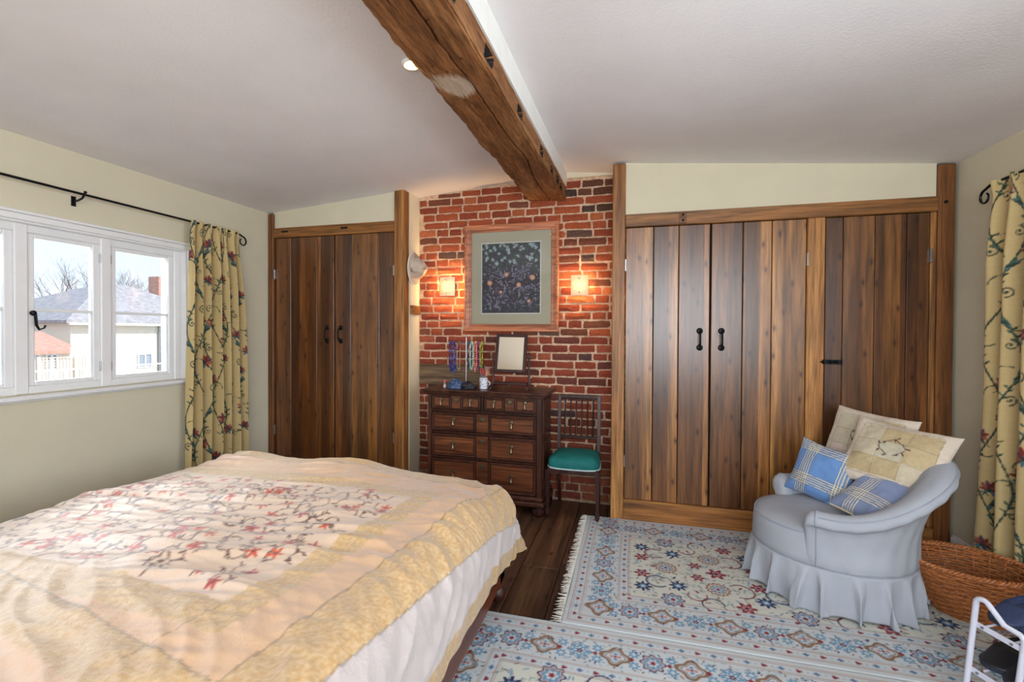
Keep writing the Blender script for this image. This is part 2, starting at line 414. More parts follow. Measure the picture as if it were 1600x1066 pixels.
# floor: joists' bed plus boards one by one
fl = struct(B('floor', M['dark'], None, (XL - .3, XR + .3, YR - .3, 4.1, -.2, -.028)))
xb = -1.05; k = 0
while xb < 2.05:
    wd = random.choice([.17, .2, .23]); ybr = [YR]
    while ybr[-1] < 3.9: ybr.append(min(3.95, ybr[-1] + random.uniform(1.3, 2.6)))
    if 3.9 - ybr[-2] < .5: ybr.pop(-2)
    for a, b in zip(ybr[:-1], ybr[1:]):
        mb = MB(); mb.cbox(-wd / 2 + .002, wd / 2 - .002, -(b - a) / 2 + .0015, (b - a) / 2 - .0015, -.028, random.uniform(-.003, 0), .003)
        o = mb.build('floor_board', M['floor'], fl); o.location = (xb + wd / 2, (a + b) / 2, 0)
        t = random.uniform(.75, 1.2); o.color = (t, t * random.uniform(.93, 1), t * random.uniform(.85, 1), 1)
    xb += wd
B('floor_board', M['floor'], fl, (XL, -1.05, YR, 3.9, -.028, -.001))['kind'] = 'stuff'

# ceiling: two slopes meeting over the beam, with the plaster step on its right
def slab(name, prof, y0, y1, mat):
    mb = MB(); n = len(prof); mb.loops([[(x, y0, z) for x, z in prof], [(x, y1, z) for x, z in prof]]); return mb.build(name, mat)
def ceil_zy(x, y):       # the old ridge drops towards the rear wall
    span = (x - XL) / (PEAK[0] - XL) if x < PEAK[0] else (XR - x) / (XR - PEAK[0])
    return ceil_z(x) - (3.84 - y) * (.008 + .027 * max(0, span))
mb = MB(); xs_ = [XL - .3, XL] + [XL + (PEAK[0] - XL) * k / 4 for k in (1, 2, 3)] + [PEAK[0]] + [PEAK[0] + (XR - PEAK[0]) * k / 4 for k in (1, 2, 3)] + [XR, XR + .35]
mb.loops([[(x, y, ceil_zy(x, y)) for x in xs_] + [(XR + .35, y, 3.1), (XL - .3, y, 3.1)] for y in np.linspace(4.15, YR - .3, 24)])
struct(mb.build('ceiling', M['ceiling']))

# left wall with window opening
WY0, WY1, WZ0, WZ1 = .72, 2.762, 1.05, 2.036
def wall_with_hole(name, xa, xb_, y0, y1, hole, mat):
    a, b, z0, z1 = hole
    return struct(B(name, mat, None, (xa, xb_, y0, a, -.2, 3.0), (xa, xb_, b, y1, -.2, 3.0), (xa, xb_, a, b, -.2, z0), (xa, xb_, a, b, z1, 3.0)))
wall_with_hole('wall_left', XL - .26, XL, YR - .3, 4.1, (WY0, WY1, WZ0, WZ1), M['cream'])
wall_with_hole('wall_right', XR, XR + .26, YR - .3, 4.1, (.25, 2.05, .95, 2.05), M['cream'])
# rear wall with an opening made up to let the fill lamp in
struct(B('wall_rear', M['cream'], None, (XL, -1.3, YR - .05, YR, -.1, 3), (1.85, XR, YR - .05, YR, -.1, 3), (-1.3, 1.85, YR - .05, YR, -.1, .85), (-1.3, 1.85, YR - .05, YR, 2.5, 3)))
struct(B('wall_back_left', M['cream'], None, (XL, -1.905, 3.66, 4.1, -.1, 3.0)))
struct(B('wall_back_upper_left', M['cream'], None, (XL + .05, -2.0, 3.585, 3.655, 2.381, 3.0)))
struct(B('wall_back_right', M['cream'], None, (-.06, XR, 3.66, 4.1, -.1, 3.0)))
struct(B('wall_back_upper_right', M['cream'], None, (-.07, 1.89, 3.585, 3.655, 2.312, 3.0)))
struct(B('baseboard_right', M['white'], None, (XR - .022, XR, YR, 3.555, 0, .118), (XR - .014, XR, YR, 3.555, .118, .132), c=.003))
struct(B('baseboard_left', M['white'], None, (XL, XL + .022, YR, 3.555, 0, .12), c=.003))

# back wall of brick: mortar bed and single bricks
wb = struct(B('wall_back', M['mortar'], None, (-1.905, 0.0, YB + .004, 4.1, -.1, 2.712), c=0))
struct(B('wall_back_plaster', M['cream'], None, (-1.905, 0.0, YB - .006, 4.1, 2.712, 3.0)))
variants = []
for k in range(14):
    mb = MB(); nx_, nz_ = 5, 3; pts = {}
    vs = []; fs = []
    for iy in (0, 1):
        for iz in range(nz_):
            for ix in range(nx_):
                x = ix / (nx_ - 1) - .5; z = iz / (nz_ - 1) - .5
                edge = (ix in (0, nx_ - 1)) + (iz in (0, nz_ - 1))
                jy = random.uniform(-.004, .004) + (.0035 if edge else 0) + (.004 if edge == 2 else 0)
                vs.append((x + random.uniform(-.018, .018) * (edge > 0) - (.02 * (1 if x > 0 else -1) if edge == 2 else 0), (jy if iy == 0 else .03), z + random.uniform(-.06, .06) * (edge > 0)))
    I = lambda ix, iz, iy: iy * nx_ * nz_ + iz * nx_ + ix
    for iz in range(nz_ - 1):
        for ix in range(nx_ - 1): fs.append((I(ix, iz, 0), I(ix + 1, iz, 0), I(ix + 1, iz + 1, 0), I(ix, iz + 1, 0)))
    ring = [(i, 0) for i in range(nx_)] + [(nx_ - 1, i) for i in range(1, nz_)] + [(i, nz_ - 1) for i in range(nx_ - 2, -1, -1)] + [(0, i) for i in range(nz_ - 2, 0, -1)]
    for a, b in zip(ring, ring[1:] + ring[:1]): fs.append((I(*b, 0), I(*a, 0), I(*a, 1), I(*b, 1)))
    me = bpy.data.meshes.new('brick'); me.from_pydata(vs, [], fs); me.materials.append(M['brick']); me.update(); variants.append(me)
CH = .0686; hidden = MB(); nb = 0
def brick_colour(x, z):
    r = random.random()
    if r < .45: c = (186, 92, 58)
    elif r < .70: c = (164, 76, 52)
    elif r < .88: c = (204, 114, 72)
    elif r < .97: c = (138, 80, 60)
    else: c = (112, 84, 74)
    c = list(lin(c))
    k = 1.0
    if x > -.62 and z > 2.4 and random.random() < .75: c = list(lin(random.choice([(92, 66, 56), (112, 70, 52), (84, 66, 62)])))  # darker bricks up by the beam: grime with some shade in the colour
    if z < 1.42: c = [c[0] * .78, c[1] * .72, c[2] * .98]  # lower bricks darker: grime plus shade mixed into their colour
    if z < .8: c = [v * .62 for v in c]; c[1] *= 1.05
    t = random.uniform(.85, 1.12); return tuple(v * t for v in c)
for r in range(39):
    z0 = .015 + r * CH
    if z0 + CH > 2.735: break
    x = -1.895 - random.uniform(0, .12); hdr = r % 2
    while x < -.06:
        ln = (.108 if random.random() < (.45 if hdr else .18) else random.choice([.212, .218, .225, .17]))
        x1 = x + ln; a, b = max(x, -1.895), min(x1, -.03); x = x1 + .014
        if b - a < .035: continue
        zc = z0 + CH / 2; hh = CH - .0145 + random.uniform(-.003, .003)
        if z0 > 2.62 and True:
            top = ceil_z((a + b) / 2) - .012
            if zc + hh / 2 > top:
                hh = top - (zc - hh / 2)
                if hh < .02: continue
                zc = top - hh / 2
        if a < -1.27 and .955 < zc < 1.135:
            if b < -1.20: continue
            a = -1.265           # timber let into the wall
        behind = (a > -1.86 and b < -.74 and zc < .80) or (a > -1.42 and b < -.66 and 1.50 < zc < 2.28)
        if behind:
            hidden.box(a, b, YB - .004, YB + .02, zc - hh / 2, zc + hh / 2); continue
        o = bpy.data.objects.new('brick', random.choice(variants)); C.objects.link(o); o.parent = wb; nb += 1
        o.location = ((a + b) / 2, YB - .008 + random.uniform(-.003, .004), zc + .0015 * sin(a * 9 + r)); o.scale = (b - a, 1, hh)
        if random.random() < .5 : o.scale = (-(b - a), 1, hh)
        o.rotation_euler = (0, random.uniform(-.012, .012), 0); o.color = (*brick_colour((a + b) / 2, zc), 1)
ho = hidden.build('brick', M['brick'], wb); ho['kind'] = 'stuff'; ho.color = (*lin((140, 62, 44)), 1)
o = B('embedded_timber', wood('grey_wall_timber', (92, 72, 52), (130, 104, 78), (160, 134, 104), 'X', .8, knots=False), wb, (-1.892, -1.275, YB - .02, YB + .03, .945, 1.13), c=.008)
# left return of the recess carries a short oak rail
tag(B('coat_rail', M['oakX'], None, (-1.905, -1.885, 3.665, YB - .012, 1.575, 1.655), c=.003), 'short oak rail fixed across the plaster return left of the brick wall', 'rail')

# ------------------------------------------------------------------ windows
def make_window(name, x_in, inward, ys, y0, y1, z0, z1, wallt=.26, detail=True):
    """x_in = inner wall face, inward = +1 if the room is on +X"""
    s = inward; root = struct(empty(name))
    X = lambda d: x_in - s * d          # d metres into the wall
    def bx(a, b, *r): return (min(X(a), X(b)), max(X(a), X(b)), *r)
    # fixed frame set .05 in the wall
    fr = B('window_frame', M['white'], root, bx(.05, .13, y0, y0 + .06, z0, z1), bx(.05, .13, y1 - .06, y1, z0, z1), bx(.051, .13, y0 + .06, y1 - .06, z0, z0 + .045), bx(.051, .13, y0 + .06, y1 - .06, z1 - .055, z1),
           *[bx(.045, .13, m - .030, m + .030, z0 + .001, z1 - .001) for m in ys[1:-1]], c=.004)
    B('architrave', M['white'], root, bx(-.012, .0, y1, y1 + .028, z0 - .02, z1 + .035), bx(-.012, .0, y0 - .028, y0, z0 - .02, z1 + .035), bx(-.0115, .0, y0, y1, z1, z1 + .035),
      bx(-.022, .0, y0 - .035, y1 + .035, z1 + .036, z1 + .052), bx(-.0005, .05, y0, y0 + .012, z0, z1), bx(-.0005, .05, y1 - .012, y1, z0, z1), bx(-.0005, .0495, y0 + .012, y1 - .012, z1 - .012, z1), c=.002)
    B('window_sill', M['white'], root, bx(-.045, .06, y0 - .03, y1 + .03, z0 - .026, z0 - .002), bx(-.02, .05, y0 - .02, y1 + .02, z0 - .036, z0 - .026), c=.006)
    for i in range(len(ys) - 1):
        a, b = ys[i] + (.030 if i else .06), ys[i + 1] - (.030 if i < len(ys) - 2 else .06)
        c0, c1 = z0 + .045, z1 - .055; st = .038; sr = .022
        cs = B('casement', M['white'], root, bx(.06, .105, a, a + st, c0, c1), bx(.06, .105, b - st, b, c0, c1), bx(.0605, .1045, a + st, b - st, c0, c0 + sr), bx(.0605, .1045, a + st, b - st, c1 - sr, c1), c=.004)
        zm = (c0 + c1) / 2
        B('glazing_bar', M['white'], cs, bx(.066, .10, a + st, b - st, zm - .009, zm + .009), c=.003)
        for p0, p1 in ((c0 + sr, zm - .009), (zm + .009, c1 - sr)):
            B('pane', M['glass'], cs, bx(.082, .086, a + st - .005, b - st + .005, p0 - .004, p1 + .004))
        for hz in (c0 + .09, c1 - .09):
            B('hinge', M['steel'], cs, bx(.048, .062, a - .012 if i % 2 else b - .004, (a - .012 if i % 2 else b - .004) + .016, hz - .03, hz + .03), c=.002)
        if i % 2 == 0 and i:
            hy = a + .02
            mb = MB(); mb.tube([(X(.055), hy, zm - .02), (X(.03), hy + .004, zm - .03), (X(.025), hy + .006, zm - .09), (X(.028), hy + .02, zm - .115), (X(.03), hy + .045, zm - .105), (X(.03), hy + .05, zm - .09)], [.007, .008, .007, .006, .005, .006], 8)
            mb.ball((X(.04), hy, zm - .02), .016, 10, 6); mb.build('casement_handle', M['iron'], cs, smooth=True)
    return root
make_window('window_1', XL, 1, [.72, 1.30, 1.80, 2.235, 2.762], WY0, WY1, WZ0, WZ1)
make_window('window_2', XR, -1, [.25, .70, 1.15, 1.60, 2.05], .25, 2.05, .95, 2.05)

# ------------------------------------------------------------------ ceiling beam
def make_beam():
    y0, y1 = YR, YB + .02; ny = 760; ys = np.linspace(y0, y1, ny)
    t = (ys - 1.3) / (3.84 - 1.3)
    zl = 2.496 + (2.548 - 2.496) * t; zr = 2.437 + (2.522 - 2.437) * t   # bottom edge heights
    xl = -.878 + 0 * t - .006 * t + .011 * perlin(ys * 3, ys * 0 + .3, 3) * 2 + .010 * np.abs(perlin(ys * 9, ys * 0 + .7, 4)) * 2 + .004 * perlin(ys * 30, ys * 0 + .1, 5)
    xr = -.560 + .004 * perlin(ys * 5, ys * 0 + .6, 6)
    zt = 2.80
    rows = []
    def row(x, z): rows.append(np.stack([x, ys, z], -1))
    for f in np.linspace(0, 1, 6)[:-1]: row(xl + .0 * ys, zt + (zl + .012 - zt) * f + 0 * ys)
    nbm = 120; crack = .60 + .16 * perlin(ys * 1.6, ys * 0 + .5, 8) + .02 * perlin(ys * 12, ys * 0, 9); cr2 = .35 + .1 * perlin(ys * 2.2, ys * 0 + .5, 12)
    on2 = np.clip(perlin(ys * 1.3, ys * 0 + .2, 13) * 4, 0, 1)
    for i in range(nbm):
        f = i / (nbm - 1); x = xl + (xr - xl) * f; z = zl + (zr - zl) * f + .004 * perlin(ys * 8, ys * 0 + f * 6, 7) + .002 * perlin(ys * 30, ys * 0 + f * 20, 17)
        z += .010 * (f < .02) + .006 * (f > .98)
        z = z + .055 * np.clip(1 - np.abs(f - crack) / (.016 + .01 * np.abs(perlin(ys * 5, ys * 0, 31))), 0, 1) + .016 * on2 * np.clip(1 - np.abs(f - cr2) / .012, 0, 1)
        row(x, z)
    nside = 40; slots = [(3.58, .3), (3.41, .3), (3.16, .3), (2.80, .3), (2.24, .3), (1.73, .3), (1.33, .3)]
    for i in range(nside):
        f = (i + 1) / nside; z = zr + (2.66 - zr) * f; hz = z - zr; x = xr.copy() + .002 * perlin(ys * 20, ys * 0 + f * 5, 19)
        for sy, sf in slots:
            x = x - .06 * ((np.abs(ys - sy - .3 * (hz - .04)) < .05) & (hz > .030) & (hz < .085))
        x = x - .012 * np.clip(1 - np.abs(f - (.55 + .3 * perlin(ys * 1.7, ys * 0 + .4, 21))) / .07, 0, 1)
        row(x, z)
    row(xr - .03, 2.68 + 0 * ys); row(xr - .03, zt + 0 * ys)
    P = np.stack(rows, 0)
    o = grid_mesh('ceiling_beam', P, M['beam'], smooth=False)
    o.data.materials.append(M['dark']); dp = P[..., 0] < (xr - .035)[None, :]; side0 = 5 + nbm       # dark colour paints the shade of deep mortises into shallow slots
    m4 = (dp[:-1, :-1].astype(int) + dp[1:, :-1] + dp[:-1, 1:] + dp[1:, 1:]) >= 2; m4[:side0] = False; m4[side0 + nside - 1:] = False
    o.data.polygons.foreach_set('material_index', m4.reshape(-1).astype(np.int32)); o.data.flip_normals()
    return tag(o, 'long rough-hewn oak beam with a wavering edge running under the ceiling to the brick wall', 'beam')
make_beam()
# plaster strip filling between the beam and the right slope
mb = MB(); mb.loops([[(-.580, y, 2.542 + (y - 1.3) * .040), (-.552, y, 2.542 + (y - 1.3) * .040), (-.550, y, 2.80), (-.580, y, 2.80)] for y in (YR, 1.3, YB)])
struct(mb.build('trim_1', M['white_matt']))

# ------------------------------------------------------------------ wardrobes
def plank_obj(parent, x0, x1, z0, z1, y=3.575, tone=None, th=.022):
    mb = MB(); w_ = x1 - x0; h = z1 - z0
    mb.cbox(-w_ / 2 + .0022, w_ / 2 - .0022, 0, th, -h / 2, h / 2, .0035)
    o = mb.build('plank', M['plank'], parent); o.location = ((x0 + x1) / 2, y, (z0 + z1) / 2)
    t = tone if tone else (1, 1, 1); o.color = (*t, 1); return o
def ring_pull(parent, x, z0, z1, y=3.575):
    root = empty('handle'); root.parent = parent
    mb = MB(); n = 16; zc = (z0 + z1) / 2; hh = (z1 - z0) / 2
    mb.tube([(x, y - .006 - .038 * sin(pi * i / n), zc + hh * .86 * cos(pi * i / n)) for i in range(n + 1)], .0062, 8)
    a = mb
    for zz in (z0 + .012, z1 - .012):
        a.lathe([(.001, y - .009), (.014, y - .009), (.021, y - .005), (.023, y)], 14, (x, 0, zz), 'Y')
    bpy.data.objects.remove(root)
    return a.build('handle', M['iron'], parent, smooth=True)
def hinge(parent, x, z):
    return B('hinge', M['steel'], parent, (x - .005, x + .005, 3.555, 3.58, z - .045, z + .045), c=.002)
dk = (.62, .55, .52); md = (.86, .82, .78); lt = (1.12, 1.08, 1.0)
def wardrobe_right():
    r = empty('built_in_wardrobe', (.9, 3.58, 0), 'long oak plank wardrobe with three doors behind the slipcovered chair', 'wardrobe')
    def A(o): o.location = o.location - r.location if o.parent == r else o.location; return o
    def P(name, mat, *b, c=.005, col=None):
        o = A(B(name, mat, r, *b, c=c))
        if col: o.color = (*col, 1)
        return o
    zt = lambda x: 2.219 - .004 * (x / 1.9)
    P('post', M['oakZ'], (-.162, -.066, 3.562, 3.658, 0, 2.695), col=lt)
    P('post', M['oakZ'], (1.892, 1.982, 3.562, 3.66, 0, 2.515), col=(.62, .52, .46))
    P('post', M['oakZ'], (1.150, 1.258, 3.566, 3.60, .155, 2.215), col=lt)
    P('header', M['oakX'], (-.066, 1.892, 3.560, 3.60, 2.215, 2.311), col=(.95, .92, .88))
    P('plinth', M['oakX'], (-.066, 1.892, 3.563, 3.60, 0.0, .155), col=(.95, .88, .8))
    P('joint_block', M['oakX'], (.318, .365, 3.554, 3.562, 2.222, 2.303), c=.002, col=(.6, .5, .45))
    for zz in (2.243, 2.285):
        mb = MB(); mb.lathe([(.001, 3.550), (.009, 3.550), (.009, 3.556)], 10, (.342, 0, zz), 'Y'); o = A(mb.build('peg', M['dark'], r))
    mb = MB(); mb.lathe([(.001, 3.556), (.011, 3.556), (.011, 3.564)], 10, (1.93, 0, 2.27), 'Y'); A(mb.build('peg', M['iron'], r))
    P('light_stop', M['dark'], (-.06, 1.9, 3.605, 3.64, .0, 2.25), c=0)  # dark board added behind the doors to stop light leaking through
    P('door_stop', M['oakZ'], (1.858, 1.892, 3.572, 3.60, .155, 2.215), col=md)
    doors = [([-.063, .139, .317, .531], [(1.05, 1.0, .92), (.92, .86, .8), (.8, .72, .64)]), ([.539, .748, .934, 1.148], [(1.02, .96, .88), (.93, .86, .8), (1.0, .95, .86)]),
             ([1.260, 1.367, 1.551, 1.730, 1.856], [(.55, .46, .44), (.92, .86, .82), (.78, .70, .60), (.52, .42, .38)])]
    for i, (xs, ts) in enumerate(doors):
        d = A(B('door', M['dark'], r, (xs[0] + .01, xs[-1] - .01, 3.5965, 3.604, .17, 2.2)))
        for a, b, t in zip(xs[:-1], xs[1:], ts):
            o = plank_obj(d, a, b, .158, 2.211, tone=t)
        if i < 2: ring_pull(d, .465 if i == 0 else .611, 1.303, 1.448)
        for zz in (1.93, .45): hinge(d, [-.062, 1.150, 1.857][i], zz)
        if i == 2:
            mb = MB(); mb.box(1.246, 1.36, 3.566, 3.573, 1.212, 1.244); mb.tube([(1.235, 3.560, 1.228), (1.362, 3.560, 1.228)], .006, 8); mb.ball((1.30, 3.552, 1.228), .009)
            for xx in (1.262, 1.30, 1.345): mb.box(xx - .005, xx + .005, 3.552, 3.570, 1.214, 1.242)
            mb.build('bolt', M['iron'], d, smooth=True)
    return r
wardrobe_right()
def wardrobe_left():
    r = empty('built_in_wardrobe', (-2.6, 3.58, 0), 'oak plank wardrobe with two doors and ring handles between the window wall and the brick', 'wardrobe')
    def A(o): o.location = o.location - r.location; return o
    def P(name, mat, *b, c=.005, col=None):
        o = A(B(name, mat, r, *b, c=c))
        if col: o.color = (*col, 1)
    P('post', M['oakZ'], (XL + .002, -3.258, 3.562, 3.66, 0, 2.515), col=(.55, .45, .42))
    P('post', M['oakZ'], (-2.004, -1.912, 3.562, 3.662, 0, 2.645), col=(.98, .92, .82))
    P('header', M['oakX'], (-3.258, -2.004, 3.566, 3.60, 2.288, 2.380), col=(.82, .74, .66))
    P('plinth', M['oakX'], (-3.258, -2.004, 3.566, 3.60, 0, .155), col=(.8, .72, .66))
    for xx in (-3.13, -2.50): P('mortise', M['dark'], (xx - .035, xx + .035, 3.563, 3.567, 2.335, 2.352), c=0)
    P('light_stop', M['dark'], (-3.27, -2.0, 3.605, 3.64, .0, 2.33), c=0)  # same added dark board, keeps light from leaking between these doors
    for i, (xs, ts) in enumerate([([-3.236, -3.071, -2.790, -2.610], [(.60, .44, .34), (.42, .30, .24), (.62, .48, .38)]), ([-2.602, -2.437, -2.152, -2.008], [(.58, .46, .42), (.80, .72, .62), (.92, .84, .76)])]):
        d = A(B('door', M['dark'], r, (xs[0] + .01, xs[-1] - .01, 3.5965, 3.604, .17, 2.27)))
        for a, b, t in zip(xs[:-1], xs[1:], ts): plank_obj(d, a, b, .158, 2.284, tone=t)
        ring_pull(d, -2.680 if i == 0 else -2.540, 1.322, 1.466)
        for zz in (1.95, .5): hinge(d, [-3.24, -2.006][i], zz)
    return r
wardrobe_left()
# ------------------------------------------------------------------ rugs
IV = (192, 198, 200); NAVY = (44, 52, 88); CRIM = (132, 34, 48); TAN = (132, 100, 74); SKY = (104, 146, 176); SAGE = (160, 174, 176); ROSE = (190, 130, 128)
def medallion(cv, x, y, r, kind, rot=0):
    if kind == 0:       # blue rosette
        cv.ros(x, y, r, NAVY, 8, .14, 0, rot=rot); cv.ros(x, y, r * .84, (206, 170, 160), 8, .14, 0, rot=rot); cv.ros(x, y, r * .72, SKY, 8, .16, 0, rot=rot)
        cv.ros(x, y, r * .42, IV, 6, .2, rot=rot); cv.ros(x, y, r * .22, CRIM, 5, .25); 
    elif kind == 1:     # brown cartouche
        cv.ros(x, y, r * 1.0, TAN, 4, .18, .4, ex=1.15, rot=rot); cv.ros(x, y, r * .72, IV, 4, .18, .4, ex=1.15, rot=rot); cv.ros(x, y, r * .62, (86, 70, 74), 4, .18, .4, ex=1.1, rot=rot, ring=.004)
        for a in range(4): cv.ros(x + r * .3 * cos(a * pi / 2), y + r * .3 * sin(a * pi / 2), r * .16, SKY if a % 2 else ROSE)
        cv.ros(x, y, r * .12, CRIM)
    elif kind == 2:     # pale blue spray
        for a in range(8):
            cv.leaf(x, y, r * 1.05, a * pi / 4 + rot, SKY, .34); cv.leaf(x, y, r * .6, a * pi / 4 + rot, IV, .25)
        cv.ros(x, y, r * .95, NAVY, 8, .12, ring=.003); cv.ros(x, y, r * .26, NAVY, 5, .2); cv.ros(x, y, r * .12, ROSE)
    elif kind == 3:     # large field palmette
        cv.ros(x, y, r, TAN, 14, .08); cv.ros(x, y, r * .82, (216, 198, 186), 14, .1); cv.ros(x, y, r * .62, NAVY, 10, .1, ring=.005); cv.ros(x, y, r * .5, SKY, 8, .15); cv.ros(x, y, r * .32, IV, 7, .2); cv.ros(x, y, r * .17, CRIM)
    elif kind == 4:     # dark star flower
        cv.ros(x, y, r, NAVY, 8, .28); cv.ros(x, y, r * .5, SKY, 6, .2); cv.ros(x, y, r * .25, IV)
    elif kind == 5:     # red flower
        cv.ros(x, y, r, CRIM, 6, .3); cv.ros(x, y, r * .55, ROSE, 6, .2); cv.ros(x, y, r * .28, NAVY)
def draw_border(cv, x0, x1, y0, y1, sides, rg, off=.03):
    """sides: which edges carry the border; band widths .045 guard, .20 main, .045 guard"""
    def run(a0, a1, fixed, sgn, horiz):
        def pt(a, d): return (a, fixed + sgn * d) if horiz else (fixed + sgn * d, a)
        for d in (off, off + .05, off + .232, off + .285):
            p = [pt(a0 + (off + (d - off)) * 1, d), pt(a1 - d, d)]
            cv.line([pt(a0 + d, d), pt(a1 - d, d)], .0045, (176, 138, 116))
            cv.line([pt(a0 + d + .009, d + .009), pt(a1 - d - .009, d + .009)], .0025, (120, 90, 84))
        for d in (off + .028, off + .262):
            a = a0 + d + .03; k = 0
            while a < a1 - d:
                p = pt(a, d); cv.ros(*p, .0095, (86, 116, 150) if k % 2 else CRIM, 3 if not k % 2 else 4, .2, ex=1.25 if horiz else 1, ey=1 if horiz else 1.25); 
                q = pt(a + .033, d); cv.ros(*q, .005, SAGE); a += .066; k += 1
        a = a0 + off + .14; k = rg.integers(0, 4); d = off + .142; r = .050
        while a < a1 - off - .05:
            medallion(cv, *pt(a, d), r * (1.0 if k % 2 else 1.06), [1, 0, 1, 2][k % 4], 0 if horiz else pi / 2)
            m = a + .078
            for dd, cc in ((-.035, SKY), (.035, SKY)): cv.ros(*pt(m, d + dd), .021, cc, 7, .25); cv.ros(*pt(m, d + dd), .009, IV, 4, .2)
            cv.ros(*pt(m - .01, d), .010, CRIM, 4, .25)
            for q in range(22): cv.leaf(*pt(m + rg.uniform(-.09, .06), d + rg.choice([-1, 1]) * rg.uniform(.045, .078)), .016, rg.uniform(0, 6.28), [NAVY, SAGE, SKY, (130, 146, 156), TAN, (120, 110, 120), SAGE][q % 7], .4)
            a += .156; k += 1
    if 'b' in sides: run(x0, x1, y0, 1, True)
    if 't' in sides: run(x0, x1, y1, -1, True)
    if 'l' in sides: run(y0, y1, x0, 1, False)
def draw_field(cv, x0, x1, y0, y1, rg):
    cv.rect(x0, x1, y0, y1, (204, 204, 192))
    cv_n = int((x1 - x0) * (y1 - y0) * 900)
    for _ in range(cv_n):
        x, y = rg.uniform(x0, x1), rg.uniform(y0, y1)
        cv.leaf(x, y, rg.uniform(.018, .035), rg.uniform(0, 6.28), [SAGE, (140, 158, 160), (128, 158, 178), (168, 176, 160), (150, 130, 122)][rg.integers(5)], .36)
    # mirrored repeat of palmettes, scrolls and stars
    yc = (y0 + y1) / 2; cell = .62; x = x0 + .02
    while x < x1 + .3:
        medallion(cv, x + .19, yc, .062, 3); medallion(cv, x + .47, yc, .045, 5)
        for s in (-1, 1):
            medallion(cv, x + .45, yc + s * .17, .062, 3, pi / 2); medallion(cv, x + .05, yc + s * .10, .036, 5); medallion(cv, x + .05, yc + s * .24, .040, 4)
            medallion(cv, x + .24, yc + s * .19, .040, 4); medallion(cv, x + .20, yc + s * .335, .055, 0); medallion(cv, x + .56, yc + s * .32, .04, 5); medallion(cv, x + .36, yc + s * .07, .032, 5)
            cv.arc(x + .13, yc + s * .17, .06, pi * .3, pi * 1.75, .009, CRIM if s > 0 else NAVY); cv.arc(x + .13, yc + s * .17, .05, pi * .4, pi * 1.65, .004, SKY)
            cv.arc(x + .57, yc + s * .16, .065, -pi * .6, pi * .7, .009, (110, 50, 60)); cv.arc(x + .40, yc + s * .33, .055, 0, pi * 1.3, .008, NAVY); cv.arc(x + .33, yc + s * .26, .05, pi, pi * 2.1, .007, CRIM)
            for q in range(5):
                a = x + .1 + q * .12; cv.line([(a + t_ * .02, yc + s * (.05 + .12 * abs(sin(a * 9)) + .02 * sin(t_ * 1.3 + q))) for t_ in range(7)], .0035, (110, 122, 140))
                cv.leaf(a, yc + s * .12 * (q % 3), .03, q, NAVY if q % 2 else CRIM, .4)
        x += cell
def make_rug(name, x0, x1, y0, y1, sides, seed, label, step=.005, zbase=.0):
    rg = np.random.default_rng(seed); W, H = x1 - x0, y1 - y0; cv = Canvas(W, H, step, IV)
    if 'l' in sides: fx0 = .325
    else: fx0 = 0
    fy0 = .325 if 'b' in sides else 0; fy1 = H - .325 if 't' in sides else H
    ex = (0 if 'l' in sides else -.5, 0 if 'b' in sides else -.9)
    draw_field(cv, fx0, W, fy0, fy1, rg)
    draw_border(cv, ex[0], W + .6, ex[1], H, sides, rg)
    X = cv.X + x0; Y = cv.Y + y0
    X = X + .006 * perlin(Y * 3, X * 0 + .5, seed) * (1 if 'l' in sides else 0)
    Z = .009 + .0016 * perlin(X * 3, Y * 3, seed) + .0006 * perlin(X * 40, Y * 40, seed + 1) + zbase
    Z[0, :] = Z[-1, :] = 0.0005; Z[:, 0] = Z[:, -1] = .0005
    cv.a *= (1 + .10 * perlin(X * 6, Y * 30, seed + 2))[..., None]
    o = grid_mesh(name, np.stack([X, Y, Z], -1), M['rug'], col=cv.a)
    tag(o, label, 'rug', None); return o
RY = 2.203
rug1 = make_rug('patterned_rug', -.335, 1.97, RY, 3.558, 'lbt', 5, 'pale floral patterned rug with fringed left end lying along the wardrobe plinth')
rug2 = make_rug('patterned_rug', -.86, 1.75, 1.15, RY - .004, 'lt', 9, 'pale floral bordered rug nearest the camera, running out from under the bed')
mb = MB(); y = RY + .005
while y < 3.55:
    L_ = random.uniform(.028, .055); a = random.uniform(-.35, .35); x0_ = -.333
    pts = [(x0_, y, .006), (x0_ - L_ * .5, y + a * L_ * .4, .006 + random.uniform(0, .004)), (x0_ - L_, y + a * L_, .003)]
    mb.tube(pts, [.0022, .0018, .001], 4, cap=False); y += random.uniform(.004, .009)
f_ = mb.build('fringe', M['fringe'], rug1); f_['kind'] = 'stuff'

